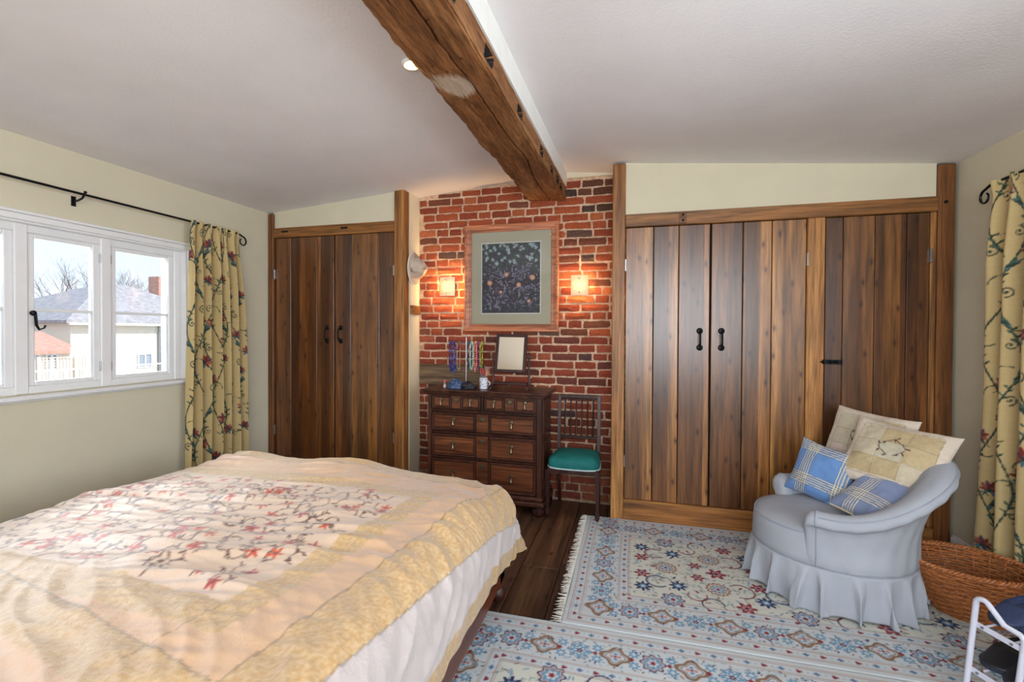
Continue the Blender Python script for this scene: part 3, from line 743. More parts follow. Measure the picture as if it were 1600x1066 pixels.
# ------------------------------------------------------------------ bed
def make_bed():
    bed = empty('bed', (-1.5, 1.3, 0), 'dark mahogany bed frame on small turned feet, under a silk quilt', 'bed')
    def A(o): o.location = o.location - bed.location; return o
    # frame
    mb = MB(); ys = np.linspace(.1, 2.33, 30)
    mb.loops([[(-.685, y, .10 + .02 * max(0, (y - 2.0) / .3) ** 2), (-.655, y, .10 + .02 * max(0, (y - 2.0) / .3) ** 2), (-.655, y, .36), (-.685, y, .36)] for y in ys])
    A(mb.build('side_rail', M['mahogY'], bed))
    A(B('side_rail', M['mahogY'], bed, (-2.36, -2.33, .1, 2.33, .10, .36), c=.004))
    A(B('foot_rail', M['mahogY'], bed, (-2.36, -.655, 2.30, 2.335, .12, .36), c=.004))
    for x in (-.685, -2.33):
        for y in (2.28, .2):
            mb = MB(); mb.cbox(x - .03, x + .03, y - .03, y + .055, .085, .36, .006); lg = A(mb.build('leg', M['mahogY'], bed))
            mb = MB(); mb.lathe([(.012, 0), (.03, .006), (.042, .03), (.04, .055), (.026, .075), (.022, .09)], 16, (x, y + .03, 0)); f = mb.build('bun_foot', M['mahog'], lg, smooth=True); 
            f.location = (0, 0, 0)
    mb = MB(); mb.cbox(-2.30, -.72, .12, 2.26, .30, .60, .06); A(mb.build('mattress', M['cream_bead'], bed, smooth=True))
    return bed
make_bed()
def make_quilt():
    st = .0058; s0, s1 = -2.34, -.735; t0, t1 = .22, 2.275; ext = .43
    ns = int((s1 - s0 + 2 * ext) / st); ntt = int((t1 + ext - t0) / st)
    S, T = np.meshgrid(np.linspace(s0 - ext, s1 + ext, ns), np.linspace(t0, t1 + ext, ntt))
    cv = Canvas(S.max() - S.min(), T.max() - T.min(), st, (226, 204, 184)); ox, oy = S.min(), T.min()
    # ---- woven bands as strips of differently dyed silk
    Sp = S - .12 * (T - 1.2); Sm = S
    pr, pl, pf = -1.03, -2.36, 1.875 - .0 * S
    pn = .985 - .054 * (S + 1.056); gn = .775 - .18 * (S + .93)
    n1 = perlin(S * 90, T * 90, 41); n2 = perlin(S * 26, T * 26, 42)
    def C_(c): return np.array(lin(c))
    peach = C_((212, 172, 134)); gold = C_((190, 150, 98)); goldl = C_((208, 180, 138)); ivory = C_((212, 196, 180)); lil = C_((192, 180, 176)); panel = C_((214, 186, 160))
    g = gold + (goldl - gold) * np.clip(.42 + 1.3 * n1 + .25 * n2, 0, 1)[..., None]
    A_ = np.zeros(S.shape + (3,)) + peach
    def put(mask, c): A_[mask] = (c[mask] if getattr(c, 'ndim', 1) == 3 else c)
    TF = T + .03 * (S + 1.5)
    # distances to panel in ring order
    inp = (Sp < pr) & (TF < 1.875) & (T > pn)
    b1 = (Sp < pr + .105) & (TF < 1.975) & (T > pn - .105 + .02 * (S + 1)) & ~inp
    put(b1, g); put(inp, panel)
    g2 = ((Sp > -.79) & (Sp < -.61)) & (T > gn - .12) & (TF < 2.34)
    g2 |= (TF > 2.20) & (TF < 2.34) & (Sp < -.61)
    g2 |= (T < gn) & (T > gn - .13) & (Sp < -.61)
    put(g2, g)
    out = (Sp > -.61) | (TF > 2.34)
    put(out, lil); hem = (S > s1 + ext - .075) | (T > t1 + ext - .075) | (S < s0 - ext + .075); put(hem, g * .8)
    for m in ((np.abs(Sp + .79) < .004), (np.abs(T - gn) < .004) & (Sp < -.8), (np.abs(TF - 2.20) < .004) & (Sp < -.79), (np.abs((T - .98) - 5 * (S + 1.05)) < .012) & (T < .98) & (T > .75), (np.abs(Sp + .61) < .003)):
        A_[m] = A_[m] * .62
    cv.a = A_
    # ---- embroidery
    rg = np.random.default_rng(3)
    VB = (88, 50, 38); FL = [(190, 70, 36), (200, 88, 46), (172, 62, 54)]
    def inside(x, y): xp = x - .12 * (y - 1.2); return xp < pr - .02 and y < 1.85 and y > .985 - .054 * (x + 1.056) + .015 and x > -2.4
    def W(x, y): return (x - ox, y - oy)
    def flower(x, y, r):
        c = FL[rg.integers(3)]; a0 = rg.uniform(0, 6)
        for k in range(5):
            a = a0 + k * 2 * pi / 5; cv.leaf(*W(x, y), r, a, c, .42)
        cv.ros(*W(x, y), r * .22, (120, 40, 30))
    for gx in np.arange(-2.45, -.95, .074):
        for gy in np.arange(1.0, 1.9, .074):
            x = gx + rg.uniform(-.03, .03); y = gy + rg.uniform(-.03, .03)
            if not inside(x, y): continue
            # a scrolling stem with leaves, and a flower on about half of them
            r = rg.uniform(.028, .05); a0 = rg.uniform(0, 6.28); sp = rg.choice([-1, 1]) * rg.uniform(2.6, 4.6)
            pts = [(x + r * cos(a0 + sp * i / 12) * (1 - .03 * i), y + r * sin(a0 + sp * i / 12) * (1 - .03 * i)) for i in range(13)]
            pts = [p for p in pts if inside(*p)]
            if len(pts) > 3:
                cv.line([W(*p) for p in pts], .0042, VB)
                for i in range(1, len(pts) - 1, 3):
                    px_, py_ = pts[i]; cv.leaf(*W(px_, py_), .022, rg.uniform(0, 6.28), VB, .33)
            if rg.random() < .5 and inside(x + .02, y - .02): flower(x + rg.uniform(-.03, .03), y + rg.uniform(-.03, .03), rg.uniform(.021, .031))
    # ---- shape
    qx = np.clip(S, s0, s1); qy = np.clip(T, t0 - 1, t1); dx = S - qx; dy = T - qy
    mx = np.maximum(np.abs(dx), np.abs(dy)); eu = np.hypot(dx, dy); D = mx + .18 * (eu - mx); ds = np.maximum(eu, 1e-6); nx_, ny_ = dx / ds, dy / ds
    rr = .135; L = rr * pi / 2; a = np.clip(D / rr, 0, pi / 2); out_ = rr * np.sin(a); down = rr * (1 - np.cos(a)) + np.maximum(D - L, 0)
    hang = np.clip((D - L) / .22, 0, 1.3)
    ang = np.degrees(np.arctan2(dy, np.maximum(dx, 1e-6)))
    corner = (dx > 0) & (dy > 0)
    al = np.where(corner, T, 0)
    fold = np.where(dx > 0, perlin(T * 4.5, S * 0 + 3.3, 61) * 1.0 + .22 * perlin(T * 10, S * .0 + .5, 62), perlin(S * 5.5, T * 0 + 1.2, 63) * 1.3)
    fold = np.where(corner, 0, fold)
    out_ = out_ + hang * (.012 + .026 * fold)
    cb = np.exp(-((ang - 52) / 20) ** 2) * .085 - np.exp(-((ang - 14) / 9) ** 2) * .045
    out_ = out_ + np.where(corner, hang * cb, 0)
    zt = .665 + .016 * np.sin(np.clip((S - s0) / (s1 - s0), 0, 1) * pi) * np.clip((T - .2) / .8, 0, 1) - .012 * np.clip((T - 1.9) / .4, 0, 1) - .045 * np.clip((T - 1.85) / .4, 0, 1) * np.clip((S + 1.4) / .65, 0, 1)
    # folds of the loose silk
    ca, sa = cos(.16), sin(.16); u = (S * ca + T * sa); v = (-S * sa + T * ca); vw = v + .05 * perlin(u * 2, v * 2, 71)
    r1 = 1 - np.abs(perlin(u * 1.5, vw * 9, 72)) * 2.6; r2 = 1 - np.abs(perlin(u * 3.2 + 5, vw * 20, 73)) * 2.6
    ca, sa = cos(-.7), sin(-.7); u2 = (S * ca + T * sa); v2 = (-S * sa + T * ca); r3 = 1 - np.abs(perlin(u2 * 2.2, v2 * 10 + .4 * np.sin(u2 * 6), 74)) * 2.6
    mk_ = np.clip(.55 + 1.4 * perlin(S * 2.3 + 7, T * 2.3, 79), .1, 1.2); wz = (.022 * np.clip(r1, -1, 1) + .009 * np.clip(r2, -1, 1)) * mk_
    near = np.clip((1.15 - T) / .3, 0, 1) + np.clip((S + 1.0) / .2, 0, 1); near = np.clip(near, 0, 1)
    wz = wz * (1 - .55 * near) + near * .013 * np.clip(r3, -1, 1) + .010 * perlin(S * 3, T * 3, 75) + .003 * perlin(S * 20, T * 20, 76)
    top = np.cos(a)
    X = qx + nx_ * (out_ + (1 - top) * wz * .9 ); Y = qy + ny_ * (out_ + (1 - top) * wz * .9); Z = zt - down + top * wz
    Y = np.where(dy > 0, Y, qy + 0)
    Z = np.maximum(Z, .10)
    o = grid_mesh('quilt', np.stack([X, Y, Z], -1), M['quilt'], col=cv.a)
    return tag(o, 'peach and gold silk quilt with red flower embroidery spread over the bed', 'quilt')
make_quilt()

# ------------------------------------------------------------------ chest of drawers
def drop_handle(parent, x, y, z):
    mb = MB(); mb.lathe([(.001, y - .012), (.012, y - .010), (.017, y - .003), (.018, y)], 14, (x, 0, z + .018), 'Y')
    mb.lathe([(.003, z + .012), (.005, z - .002), (.010, z - .018), (.012, z - .026), (.008, z - .034), (.001, z - .038)][::-1], 12, (x, y - .016, 0))
    return mb.build('handle', M['brass'], parent, smooth=True)
def make_chest():
    r = empty('chest_of_drawers', (-1.16, 3.62, 0), 'dark antique oak chest of drawers with brass drop handles against the brick wall', 'chest', rz=-.012)
    yf = 3.432 - 3.62; X = lambda x: x + 1.16
    def K(name, mat, *b, c=.004, par=r, col=None, **kw):
        o = B(name, mat, par, *[(X(q[0]), X(q[1]), q[2], q[3], q[4], q[5]) for q in b], c=c, **kw)
        if col: o.color = (*col, 1)
        return o
    K('body', M['chest'], (-1.615, -.705, yf + .016, .178, .14, .925), (-1.62, -1.592, yf - .002, .18, .14, .925), (-.708, -.672, yf - .002, .18, .14, .925), col=(1.0, .95, .95))
    K('side_panel', M['chest'], (-.676, -.664, yf + .05, .15, .62, .90), (-.676, -.664, yf + .05, .15, .2, .57), c=.006, col=(.8, .8, .8))
    K('top', M['chest'], (-1.665, -.625, yf - .038, .185, .940, .958), (-1.655, -.635, yf - .026, .185, .926, .940), (-1.64, -.65, yf - .012, .182, .912, .926), c=.005, col=(.95, .85, .85))
    for z in (.783, .609, .406): K('moulding', M['chest'], (-1.592, -.708, yf - .006, yf + .02, z - .009, z + .009), c=.005, col=(.6, .55, .55))
    K('moulding', M['chest'], (-1.158, -1.142, yf - .006, yf + .02, .79, .925), c=.004, col=(.6, .55, .55))
    K('base_moulding', M['chest'], (-1.645, -.645, yf - .030, .185, .082, .118), (-1.63, -.66, yf - .014, .182, .118, .150), c=.01, col=(1, .9, .9))
    for x in (-1.585, -.70):
        for y in (yf + .045, .14):
            mb = MB(); mb.lathe([(.02, 0), (.042, .004), (.056, .026), (.054, .052), (.036, .070), (.03, .084)], 20, (X(x), y, 0)); mb.build('bun_foot', M['mahog'], r, smooth=True)
    def drawer(x0, x1, z0, z1, cw):
        xm = (x0 + x1) / 2
        d = K('drawer', M['chest'], (x0 + .004, x1 - .004, yf + .002, yf + .03, z0 + .003, z1 - .003), c=.002, col=(.8, .72, .7))
        for a, b in ((x0 + .008, xm - cw / 2), (xm + cw / 2, x1 - .008)):
            m = .013
            K('panel_moulding', M['chest'], (a, b, yf - .010, yf + .004, z0 + .008, z0 + .008 + m), (a, b, yf - .010, yf + .004, z1 - .008 - m, z1 - .008), (a, a + m, yf - .010, yf + .004, z0 + .008, z1 - .008), (b - m, b, yf - .010, yf + .004, z0 + .008, z1 - .008), c=.004, par=d, col=(.9, .8, .8))
            K('panel', M['chestX'], (a + m + .006, b - m - .006, yf - .005, yf + .004, z0 + .014 + m, z1 - .014 - m), c=.004, par=d, col=(.86, .8, .78))
            drop_handle(d, X((a + b) / 2), yf - .003, (z0 + z1) / 2 + .004)
        K('centre_block', M['chestX'], (xm - cw / 2 + .006, xm + cw / 2 - .006, yf - .006, yf + .004, z0 + .008, z1 - .008), c=.004, par=d, col=(.72, .66, .64))
        mb = MB(); ze = z1 - min(.045, (z1 - z0) * .33); mb.lathe([(.001, yf - .011), (.017, yf - .010), (.021, yf - .006), (.022, yf)], 16, (X(xm), 0, ze), 'Y'); e = mb.build('escutcheon', M['brass'], d, smooth=True)
    drawer(-1.590, -1.158, .794, .914, .085); drawer(-1.142, -.710, .794, .914, .085)
    drawer(-1.590, -.710, .618, .772, .11); drawer(-1.590, -.710, .412, .600, .11); drawer(-1.590, -.710, .155, .398, .11)
    return r
make_chest()

# ------------------------------------------------------------------ dining chair with teal seat
def make_chair():
    r = empty('dining_chair', (-.43, 3.6, .011), 'mahogany dining chair with a teal velvet seat beside the chest of drawers', 'chair')
    X = lambda x: x + .43; Yc = lambda y: y - 3.6; Z = lambda z: z - .011
    def leg(pts, w0, w1):
        mb = MB(); n = len(pts); ls = []
        for i, (x, y, z) in enumerate(pts):
            w_ = w0 + (w1 - w0) * i / (n - 1); ls.append([(X(x) - w_ / 2, Yc(y) - w_ / 2, Z(z)), (X(x) + w_ / 2, Yc(y) - w_ / 2, Z(z)), (X(x) + w_ / 2, Yc(y) + w_ / 2, Z(z)), (X(x) - w_ / 2, Yc(y) + w_ / 2, Z(z))])
        mb.loops(ls); return mb
    for x in (-.628, -.252):
        m_ = leg([(x, 3.45, .376), (x, 3.45, .075)], .034, .022); m_.cur = 0
        m_.cbox(X(x) - .017, X(x) + .017, Yc(3.45) - .017, Yc(3.45) + .017, Z(.03), Z(.075), .004); m_.add(*[(lambda l: (l.v, l.f))(leg([(x, 3.45, .03), (x, 3.45, .011)], .026, .018))][0])
        m_.build('leg', M['mahog'], r)
    for x, xt in ((-.592, -.592), (-.268, -.268)):
        leg([(x, 3.825, .002), (x, 3.775, .20), (x, 3.76, .42), (x, 3.775, .6), (xt, 3.805, .90)], .026, .024).build('leg', M['mahog'], r)
    B('seat_rail', M['mahog'], r, (X(-.628), X(-.252), Yc(3.435), Yc(3.46), Z(.35), Z(.395)), c=.003)
    B('seat_rail', M['mahog'], r, (X(-.592), X(-.268), Yc(3.75), Yc(3.775), Z(.36), Z(.40)), c=.003)
    for s_ in (-1, 1): mb = MB(); mb.loops([[(X(-.44 + s_ * .182) - .01, Yc(3.45), Z(z)), (X(-.44 + s_ * .182) + .01, Yc(3.45), Z(z)), (X(-.43 + s_ * .155) + .01, Yc(3.77), Z(z)), (X(-.43 + s_ * .155) - .01, Yc(3.77), Z(z))] for z in (.35, .395)]); mb.build('side_rail', M['mahog'], r)
    # upholstered seat
    ls = []; N = 48
    def ol(k, sc, z):
        l = []
        for i in range(N):
            a = 2 * pi * i / N; c_, s_ = cos(a), sin(a); e = .42; u = math.copysign(abs(c_) ** e, c_); v = math.copysign(abs(s_) ** e, s_)
            y = 3.605 + .178 * v * sc; wd = .205 - .035 * (v + 1) / 2; l.append((X(-.437 + .006 * (v + 1) / 2 + u * wd * sc), Yc(y - .015 * (1 - u * u) * (v < 0) * sc), Z(z)))
        return l
    for sc, z in ((.97, .385), (1.0, .40), (1.01, .43), (.98, .452), (.9, .468), (.7, .480), (.4, .487), (.05, .489)): ls.append(ol(0, sc, z))
    mb = MB(); mb.loops(ls); mb.build('seat', M['teal'], r, smooth='all')
    mb = MB(); pts = ol(0, 1.015, .392); mb.tube(pts, .006, 6, closed=True); mb.build('seat_braid', M['braid'], r, smooth=True)
    # back: rails and a row of slim splats with little arches
    yb = lambda z: 3.775 + (z - .6) * .1
    def rail(z0, z1, xa=-.592, xb_=-.268): return (X(xa), X(xb_), Yc(yb(z0)) - .010, Yc(yb(z0)) + .010, Z(z0), Z(z1))
    o = B('back_rail', M['mahog'], r, rail(.876, .905), c=.004); B('back_rail', M['mahog'], r, rail(.548, .572), c=.004)
    xs = np.linspace(-.545, -.315, 6)
    for x in xs:
        mb = MB(); mb.tube([(X(x), Yc(yb(.57)), Z(.57)), (X(x), Yc(yb(.72)), Z(.72)), (X(x), Yc(yb(.85)), Z(.85))], [.008, .0062, .0062], 8); mb.build('splat', M['mahog'], r, smooth=True)
    mb = MB(); ax = [-.592] + list(xs) + [-.268]
    for a, b in zip(ax[:-1], ax[1:]):
        m_ = (a + b) / 2; h = (b - a) / 2
        mb.tube([(X(m_ - h * cos(pi * i / 10)), Yc(yb(.85)), Z(.845 + .032 * sin(pi * i / 10))) for i in range(11)], .005, 6)
    mb.build('arch', M['mahog'], r, smooth=True)
    return r
make_chair()

# ------------------------------------------------------------------ picture
def make_picture():
    x0, x1, z0, z1 = -1.448, -.610, 1.425, 2.355; yw = YB - .016
    r = empty('framed_picture', ((x0 + x1) / 2, yw, z0), 'large picture in a pinkish wood frame with wide cream mount on the brick wall', 'picture')
    def A(o): o.location = o.location - r.location; return o
    def mould(name, mat, a0, a1, b0, b1, prof, par=r):
        mb = MB()
        ls = []
        for dx, dy in prof: ls.append([(a0 + dx, yw - dy, b0 + dx), (a1 - dx, yw - dy, b0 + dx), (a1 - dx, yw - dy, b1 - dx), (a0 + dx, yw - dy, b1 - dx)])
        for i in range(len(ls) - 1):
            o_ = len(mb.v); mb.v += ls[i] + ls[i + 1]
            for k in range(4): kk = (k + 1) % 4; mb.f.append((o_ + k, o_ + kk, o_ + 4 + kk, o_ + 4 + k)); mb.mi.append(0)
        o = A(mb.build(name, mat, par)); return o
    f = mould('frame', M['pinkwood'], x0, x1, z0, z1, [(0, 0), (0, .022), (.006, .030), (.016, .030), (.024, .024), (.046, .018), (.054, .022), (.062, .020), (.066, .010), (.066, .004)])
    mat_ = A(B('mount', paint('picture_mount', (190, 180, 154), .05, 80, .9), r, (x0 + .062, x1 - .062, yw - .010, yw - .002, z0 + .062, z1 - .062)))
    mould('mount_bevel', M['white_matt'], -1.290, -.766, 1.583, 2.193, [(-.004, .0108), (.002, .0125)])
    # a plain woodland impression in the colours of the print: leaves, pale specks and warm spots
    cv = Canvas(.515, .60, .0028, (70, 66, 72)); rg = np.random.default_rng(8)
    for _ in range(1500):
        x, y = rg.uniform(0, .515), rg.uniform(0, .6)
        if y > .38: c = [(52, 66, 60), (66, 84, 72), (84, 96, 84), (80, 72, 84)][rg.integers(4)]
        elif y > .12: c = [(78, 66, 80), (92, 78, 90), (64, 60, 66), (70, 80, 74)][rg.integers(4)]
        else: c = [(72, 80, 98), (60, 66, 84), (88, 84, 92), (66, 72, 72)][rg.integers(4)]
        cv.leaf(x, y, rg.uniform(.012, .035), rg.uniform(0, 6.28), c, .45)
    for _ in range(46):
        x, y = rg.uniform(0, .515), rg.uniform(.42, .6); 
        for k in range(5): cv.leaf(x, y, rg.uniform(.012, .022), k * 1.256 + x * 9, (176, 190, 192), .4)
    for _ in range(160): cv.ros(rg.uniform(0, .515), rg.uniform(.03, .42), rg.uniform(.002, .006), [(150, 130, 150), (170, 170, 186), (140, 120, 130), (190, 190, 200)][rg.integers(4)])
    for x, y, a in ((.12, .12, 1.1), (.26, .25, 1.2), (.41, .17, 1.0), (.36, .36, .8), (.10, .36, .7)):
        for k in range(34): cv.leaf(x + rg.uniform(-.09, .09) * a, y + rg.uniform(-.09, .09) * a, .034 * a, rg.uniform(0, 6.28), [(132, 126, 146), (150, 146, 162), (108, 104, 122)][k % 3], .3)
    for x, y, r_ in ((.07, .26, .022), (.22, .33, .018), (.33, .24, .02), (.45, .30, .022), (.17, .18, .014), (.42, .10, .015)): cv.ros(x, y, r_, (226, 160, 128)); cv.ros(x, y, r_ * .6, (238, 184, 148))
    P = np.stack([cv.X - 1.286, np.full_like(cv.X, yw - .0112), cv.Y + 1.588], -1)
    A(grid_mesh('print', P, simple_v := vcol('print_ink', .6, 400, 0, .2, 0), r, col=cv.a))
    g = A(B('glass', M['glass'], r, (x0 + .064, x1 - .064, yw - .016, yw - .014, z0 + .064, z1 - .064)))
make_picture()

# ------------------------------------------------------------------ wall lamps
def frosted():
    m = NM('frosted_lamp_glass', .5); m.t.nodes.remove(m.b); t = m.n('BsdfTranslucent'); t.inputs[0].default_value = (1, .93, .8, 1); d = m.n('BsdfDiffuse'); d.inputs[0].default_value = (.9, .84, .72, 1)
    mx = m.n('MixShader'); mx.inputs[0].default_value = .55; m.l(t.outputs[0], mx.inputs[1]); m.l(d.outputs[0], mx.inputs[2]); m.l(mx.outputs[0], m.o.inputs[0]); return m.m
M['frost'] = frosted(); M['bulb'] = emit('lamp_filament', (255, 196, 120), 60); M['lampchrome'] = simple('brushed_lamp_metal', (190, 180, 160), .3, .5, .9)
def sconce(x, z, label, pw):
    w_, h = .142, .166
    r = empty('wall_lamp', (x, YB - .012, z), label, 'lamp', None)
    B('back_plate', M['white_matt'], r, (-.045, .045, -.022, .012, -.055, .055), c=.004)
    mb = MB(); n = 9; ls = []
    for i in range(n):
        u = -1 + 2 * i / (n - 1); yy = -.085 + .020 * u * u
        ls.append([(u * w_ / 2, yy, -h / 2), (u * w_ / 2, yy, h / 2), (u * w_ / 2, yy + .005, h / 2), (u * w_ / 2, yy + .005, -h / 2)])
    mb.loops(ls); mb.build('glass_shade', M['frost'], r, smooth=True)
    for s in (-1, 1):
        mb = MB(); mb.tube([(0, -.02, s * .05), (0, -.085, s * .056)], .004, 8); mb.ball((0, -.090, s * .056), .0065, 10, 6); mb.build('bracket', M['lampchrome'], r, smooth=True)
    mb = MB(); mb.ball((0, -.048, .0), .013, 12, 8, (1, 1, 1.8)); mb.build('bulb', M['bulb'], r, smooth=True)
    for dz in (0,):
        l = bpy.data.lights.new('lamp_light', 'POINT'); l.energy = pw; l.color = (1, .62, .28); l.shadow_soft_size = .02; lo = bpy.data.objects.new('lamp_light', l); C.objects.link(lo); lo.parent = r; lo.location = (0, -.050, dz)
sconce(-1.594, 1.821, 'left of the two square frosted glass wall lamps on the brick, brightly lit', 17)
sconce(-.430, 1.806, 'right of the two square frosted glass wall lamps on the brick, beside the tall post', 9)
# ceiling spotlight half hidden by the beam
r = empty('ceiling_spotlight', (-1.002, 1.94, ceil_zy(-1.002, 1.94) - .002), 'small round glowing spotlight in the ceiling beside the beam edge', 'lamp'); r.rotation_euler = (0, -.0843, 0)
mb = MB(); mb.lathe([(.036, -.010), (.041, -.010), (.045, -.004), (.045, .0), (.036, .0)], 24); mb.build('bezel', M['white'], r, smooth=True)
mb = MB(); mb.lathe([(.001, -.016), (.02, -.015), (.036, -.010), (.036, -.002)], 20); mb.build('lens', emit('spot_lens', (255, 190, 110), 7), r, smooth=True)

# ------------------------------------------------------------------ hat on the recess wall
def make_hat():
    n = 56; prof = [(.142, .000), (.145, .006), (.141, .014), (.120, .014), (.097, .016), (.090, .026), (.086, .055), (.078, .082), (.06, .098), (.03, .104), (.001, .106)]
    ls = []
    for j, (rr, h) in enumerate(prof):
        l = []
        for k in range(n):
            a = 2 * pi * k / n; cr = (.010 * sin(3 * a + 1) + .006 * sin(7 * a)) * (j > 4)
            br = .006 * sin(4 * a) * (j < 5) * (j > 2)
            l.append((h + br + cr * .8 + (.018 * math.sin(2 * a + 1.2) if j > 6 else 0) * rr / .08, (rr - cr) * cos(a) * .84, (rr - cr) * sin(a)))
        ls.append(l)
    mb = MB(); mb.loops(ls); o = mb.build('sun_hat', simple('hat_cloth', (196, 180, 164), .9, .1, bump=.4, bscale=60), None, smooth='all', loc=None)
    o.location = (-1.899, 3.722, 1.982); tag(o, 'floppy pale fabric sun hat hanging on the plaster return left of the brick', 'hat')
    mb = MB(); mb.tube([(.006, .142 * .84 * cos(2 * pi * k / 40), .143 * sin(2 * pi * k / 40)) for k in range(40)], .005, 6, closed=True)
    mb.build('brim_edge', simple('hat_edge', (232, 230, 224), .8), o, smooth=True)
    return o
make_hat()
# ------------------------------------------------------------------ curtains and rods
CB = (206, 182, 128)
def draw_curtain_print(W, H, step, seed):
    cv = Canvas(W, H, step, CB); rg = np.random.default_rng(seed)
    cv.a *= (1 + .07 * perlin(cv.X * 60, cv.Y * 4, seed) + .05 * perlin(cv.X * 5, cv.Y * 60, seed + 1))[..., None]
    G = (46, 66, 52); G2 = (66, 96, 80); BL = (78, 112, 124); RD = (128, 46, 42); RD2 = (168, 88, 66); PL = (104, 60, 78)
    def flower(x, y, r, a0):
        for k in range(6):
            a = a0 + (k - 2.5) * .62; cv.leaf(x, y, r * (1 - .07 * abs(k - 2.5)), a, [RD, RD2, PL][k % 3], .36)
        for k in range(5): cv.line([(x, y), (x + r * .8 * cos(a0 + (k - 2) * .6), y + r * .8 * sin(a0 + (k - 2) * .6))], .003, (84, 34, 36))
        for k in (-1, 1): cv.leaf(x, y, r * .7, a0 + pi + k * .8, BL, .4)
        cv.ros(x, y, r * .2, G)
    def spiral(x, y, r, a0, sg):
        pts = [(x + r * (1 - i / 22) * cos(a0 + sg * i * .38), y + r * (1 - i / 22) * sin(a0 + sg * i * .38)) for i in range(20)]; cv.line(pts, .007, G, taper=True); cv.ros(*pts[-1], .007, G)
    nx_ = max(2, int(W / .17))
    for c in range(nx_ + 1):
        x0 = (c + .3) * W / nx_; ph = rg.uniform(0, 6.28); ys = np.arange(-.05, H + .1, .02)
        fx = lambda y: x0 + .055 * sin(y * 9 + ph)
        cv.line([(fx(y), y) for y in ys], .009, G)
        y = rg.uniform(0, .1); k = c
        while y < H:
            x = fx(y); sg = 1 if k % 2 else -1
            if k % 3 == 0:
                flower(x + sg * .055, y, rg.uniform(.05, .066), pi / 2 + sg * rg.uniform(-.3, .9)); cv.line([(x, y - .05), (x + sg * .03, y - .03), (x + sg * .055, y)], .005, G)
            elif k % 3 == 1:
                spiral(x + sg * .035, y, .030, pi / 2 * (1 - sg) + pi / 2, sg)
                for q in range(5): cv.leaf(fx(y + .02 * q), y + .02 * q, .032, pi / 2 + (-1) ** q * .9, G2 if q % 2 else G, .32)
            else:
                for q in range(3): cv.leaf(x, y + q * .012, .085 - .015 * q, pi / 2 + sg * (.5 + .35 * q), [G2, BL, G][q], .26)
                cv.arc(x + sg * .03, y + .04, .05, 0, 2.2 * sg, .005, G)
            y += rg.uniform(.085, .12); k += 1
    return cv
def make_curtain(name, xc, ya0, ya1, yb0, yb1, ztop, zbot, npl, seed, label, amp=.038, rodr=.01):
    st = .0055; H = ztop - zbot; U = 420; V = int(H / st)
    u = np.linspace(0, 1, U)[None, :]; v = np.linspace(0, 1, V)[:, None]           # v from top
    e = v ** .8
    ya = ya0 + (ya1 - ya0) * u; yb_ = yb0 + (yb1 - yb0) * u; Y = ya * (1 - e) + yb_ * e
    uw = u + .018 * perlin(u * 4 + 0 * v, v * 1.3 + 0 * u, seed)
    wave = np.sin(2 * pi * npl * uw + 1.1 * perlin(u * 3 + 0 * v, v * .9 + 0 * u + 3, seed + 1) * 2)
    am = amp * (.55 + .6 * np.clip(v * 5, 0, 1)) * (1 + .5 * perlin(u * 5 + 0 * v, v * 1.1 + 0 * u, seed + 2))
    X = xc + am * (wave + .25 * np.sin(4 * pi * npl * uw + 1)) 
    head = np.clip(1 - v * H / .09, 0, 1); X = X + head * (.007 * np.sin(2 * pi * npl * 3 * u + 2 * np.sin(u * 20))) - np.sign(xc) * head * .012
    Y = Y + .010 * np.sin(2 * pi * npl * uw * 1 + pi / 2) * np.clip(v * 4, 0, 1) + .010 * perlin(u * 12 + 0 * v, v * 4 + 0 * u, seed + 3)
    Z = ztop - v * H + 0 * u + .006 * np.sin(2 * pi * npl * u + 1) * (v < .03) + .010 * perlin(u * 8 + 0 * v, v * .2 + 0 * u, seed + 4) * (1 - v)
    X, Y, Z = [np.broadcast_to(a, (V, U)) for a in (X, Y, Z)]
    vm = V // 2; arc = np.concatenate([[0], np.cumsum(np.hypot(np.diff(X[vm]), np.diff(Y[vm])))]); W = arc[-1]
    cv = draw_curtain_print(W, H, .0045, seed)
    ix = np.clip((arc / .0045).astype(int), 0, cv.nx - 1); iy = np.clip(((1 - v[:, 0]) * H / .0045).astype(int), 0, cv.ny - 1)
    col = cv.a[iy][:, ix]
    o = grid_mesh(name, np.stack([X, Y, Z], -1), M['curtain'], col=col)
    sd = o.modifiers.new('thick', 'SOLIDIFY'); sd.thickness = .003; sd.offset = 0
    return tag(o, label, 'curtain')
make_curtain('curtain', XL + .085, 2.715, 3.135, 2.655, 3.225, 2.252, .06, 6, 21, 'cream curtain embroidered with vines and red flowers beside the left window')
make_curtain('curtain', 1.915, 2.30, 3.115, 2.25, 3.215, 2.262, .06, 6, 33, 'gold curtain embroidered with vines and red flowers on the right wall above the basket', amp=.036)
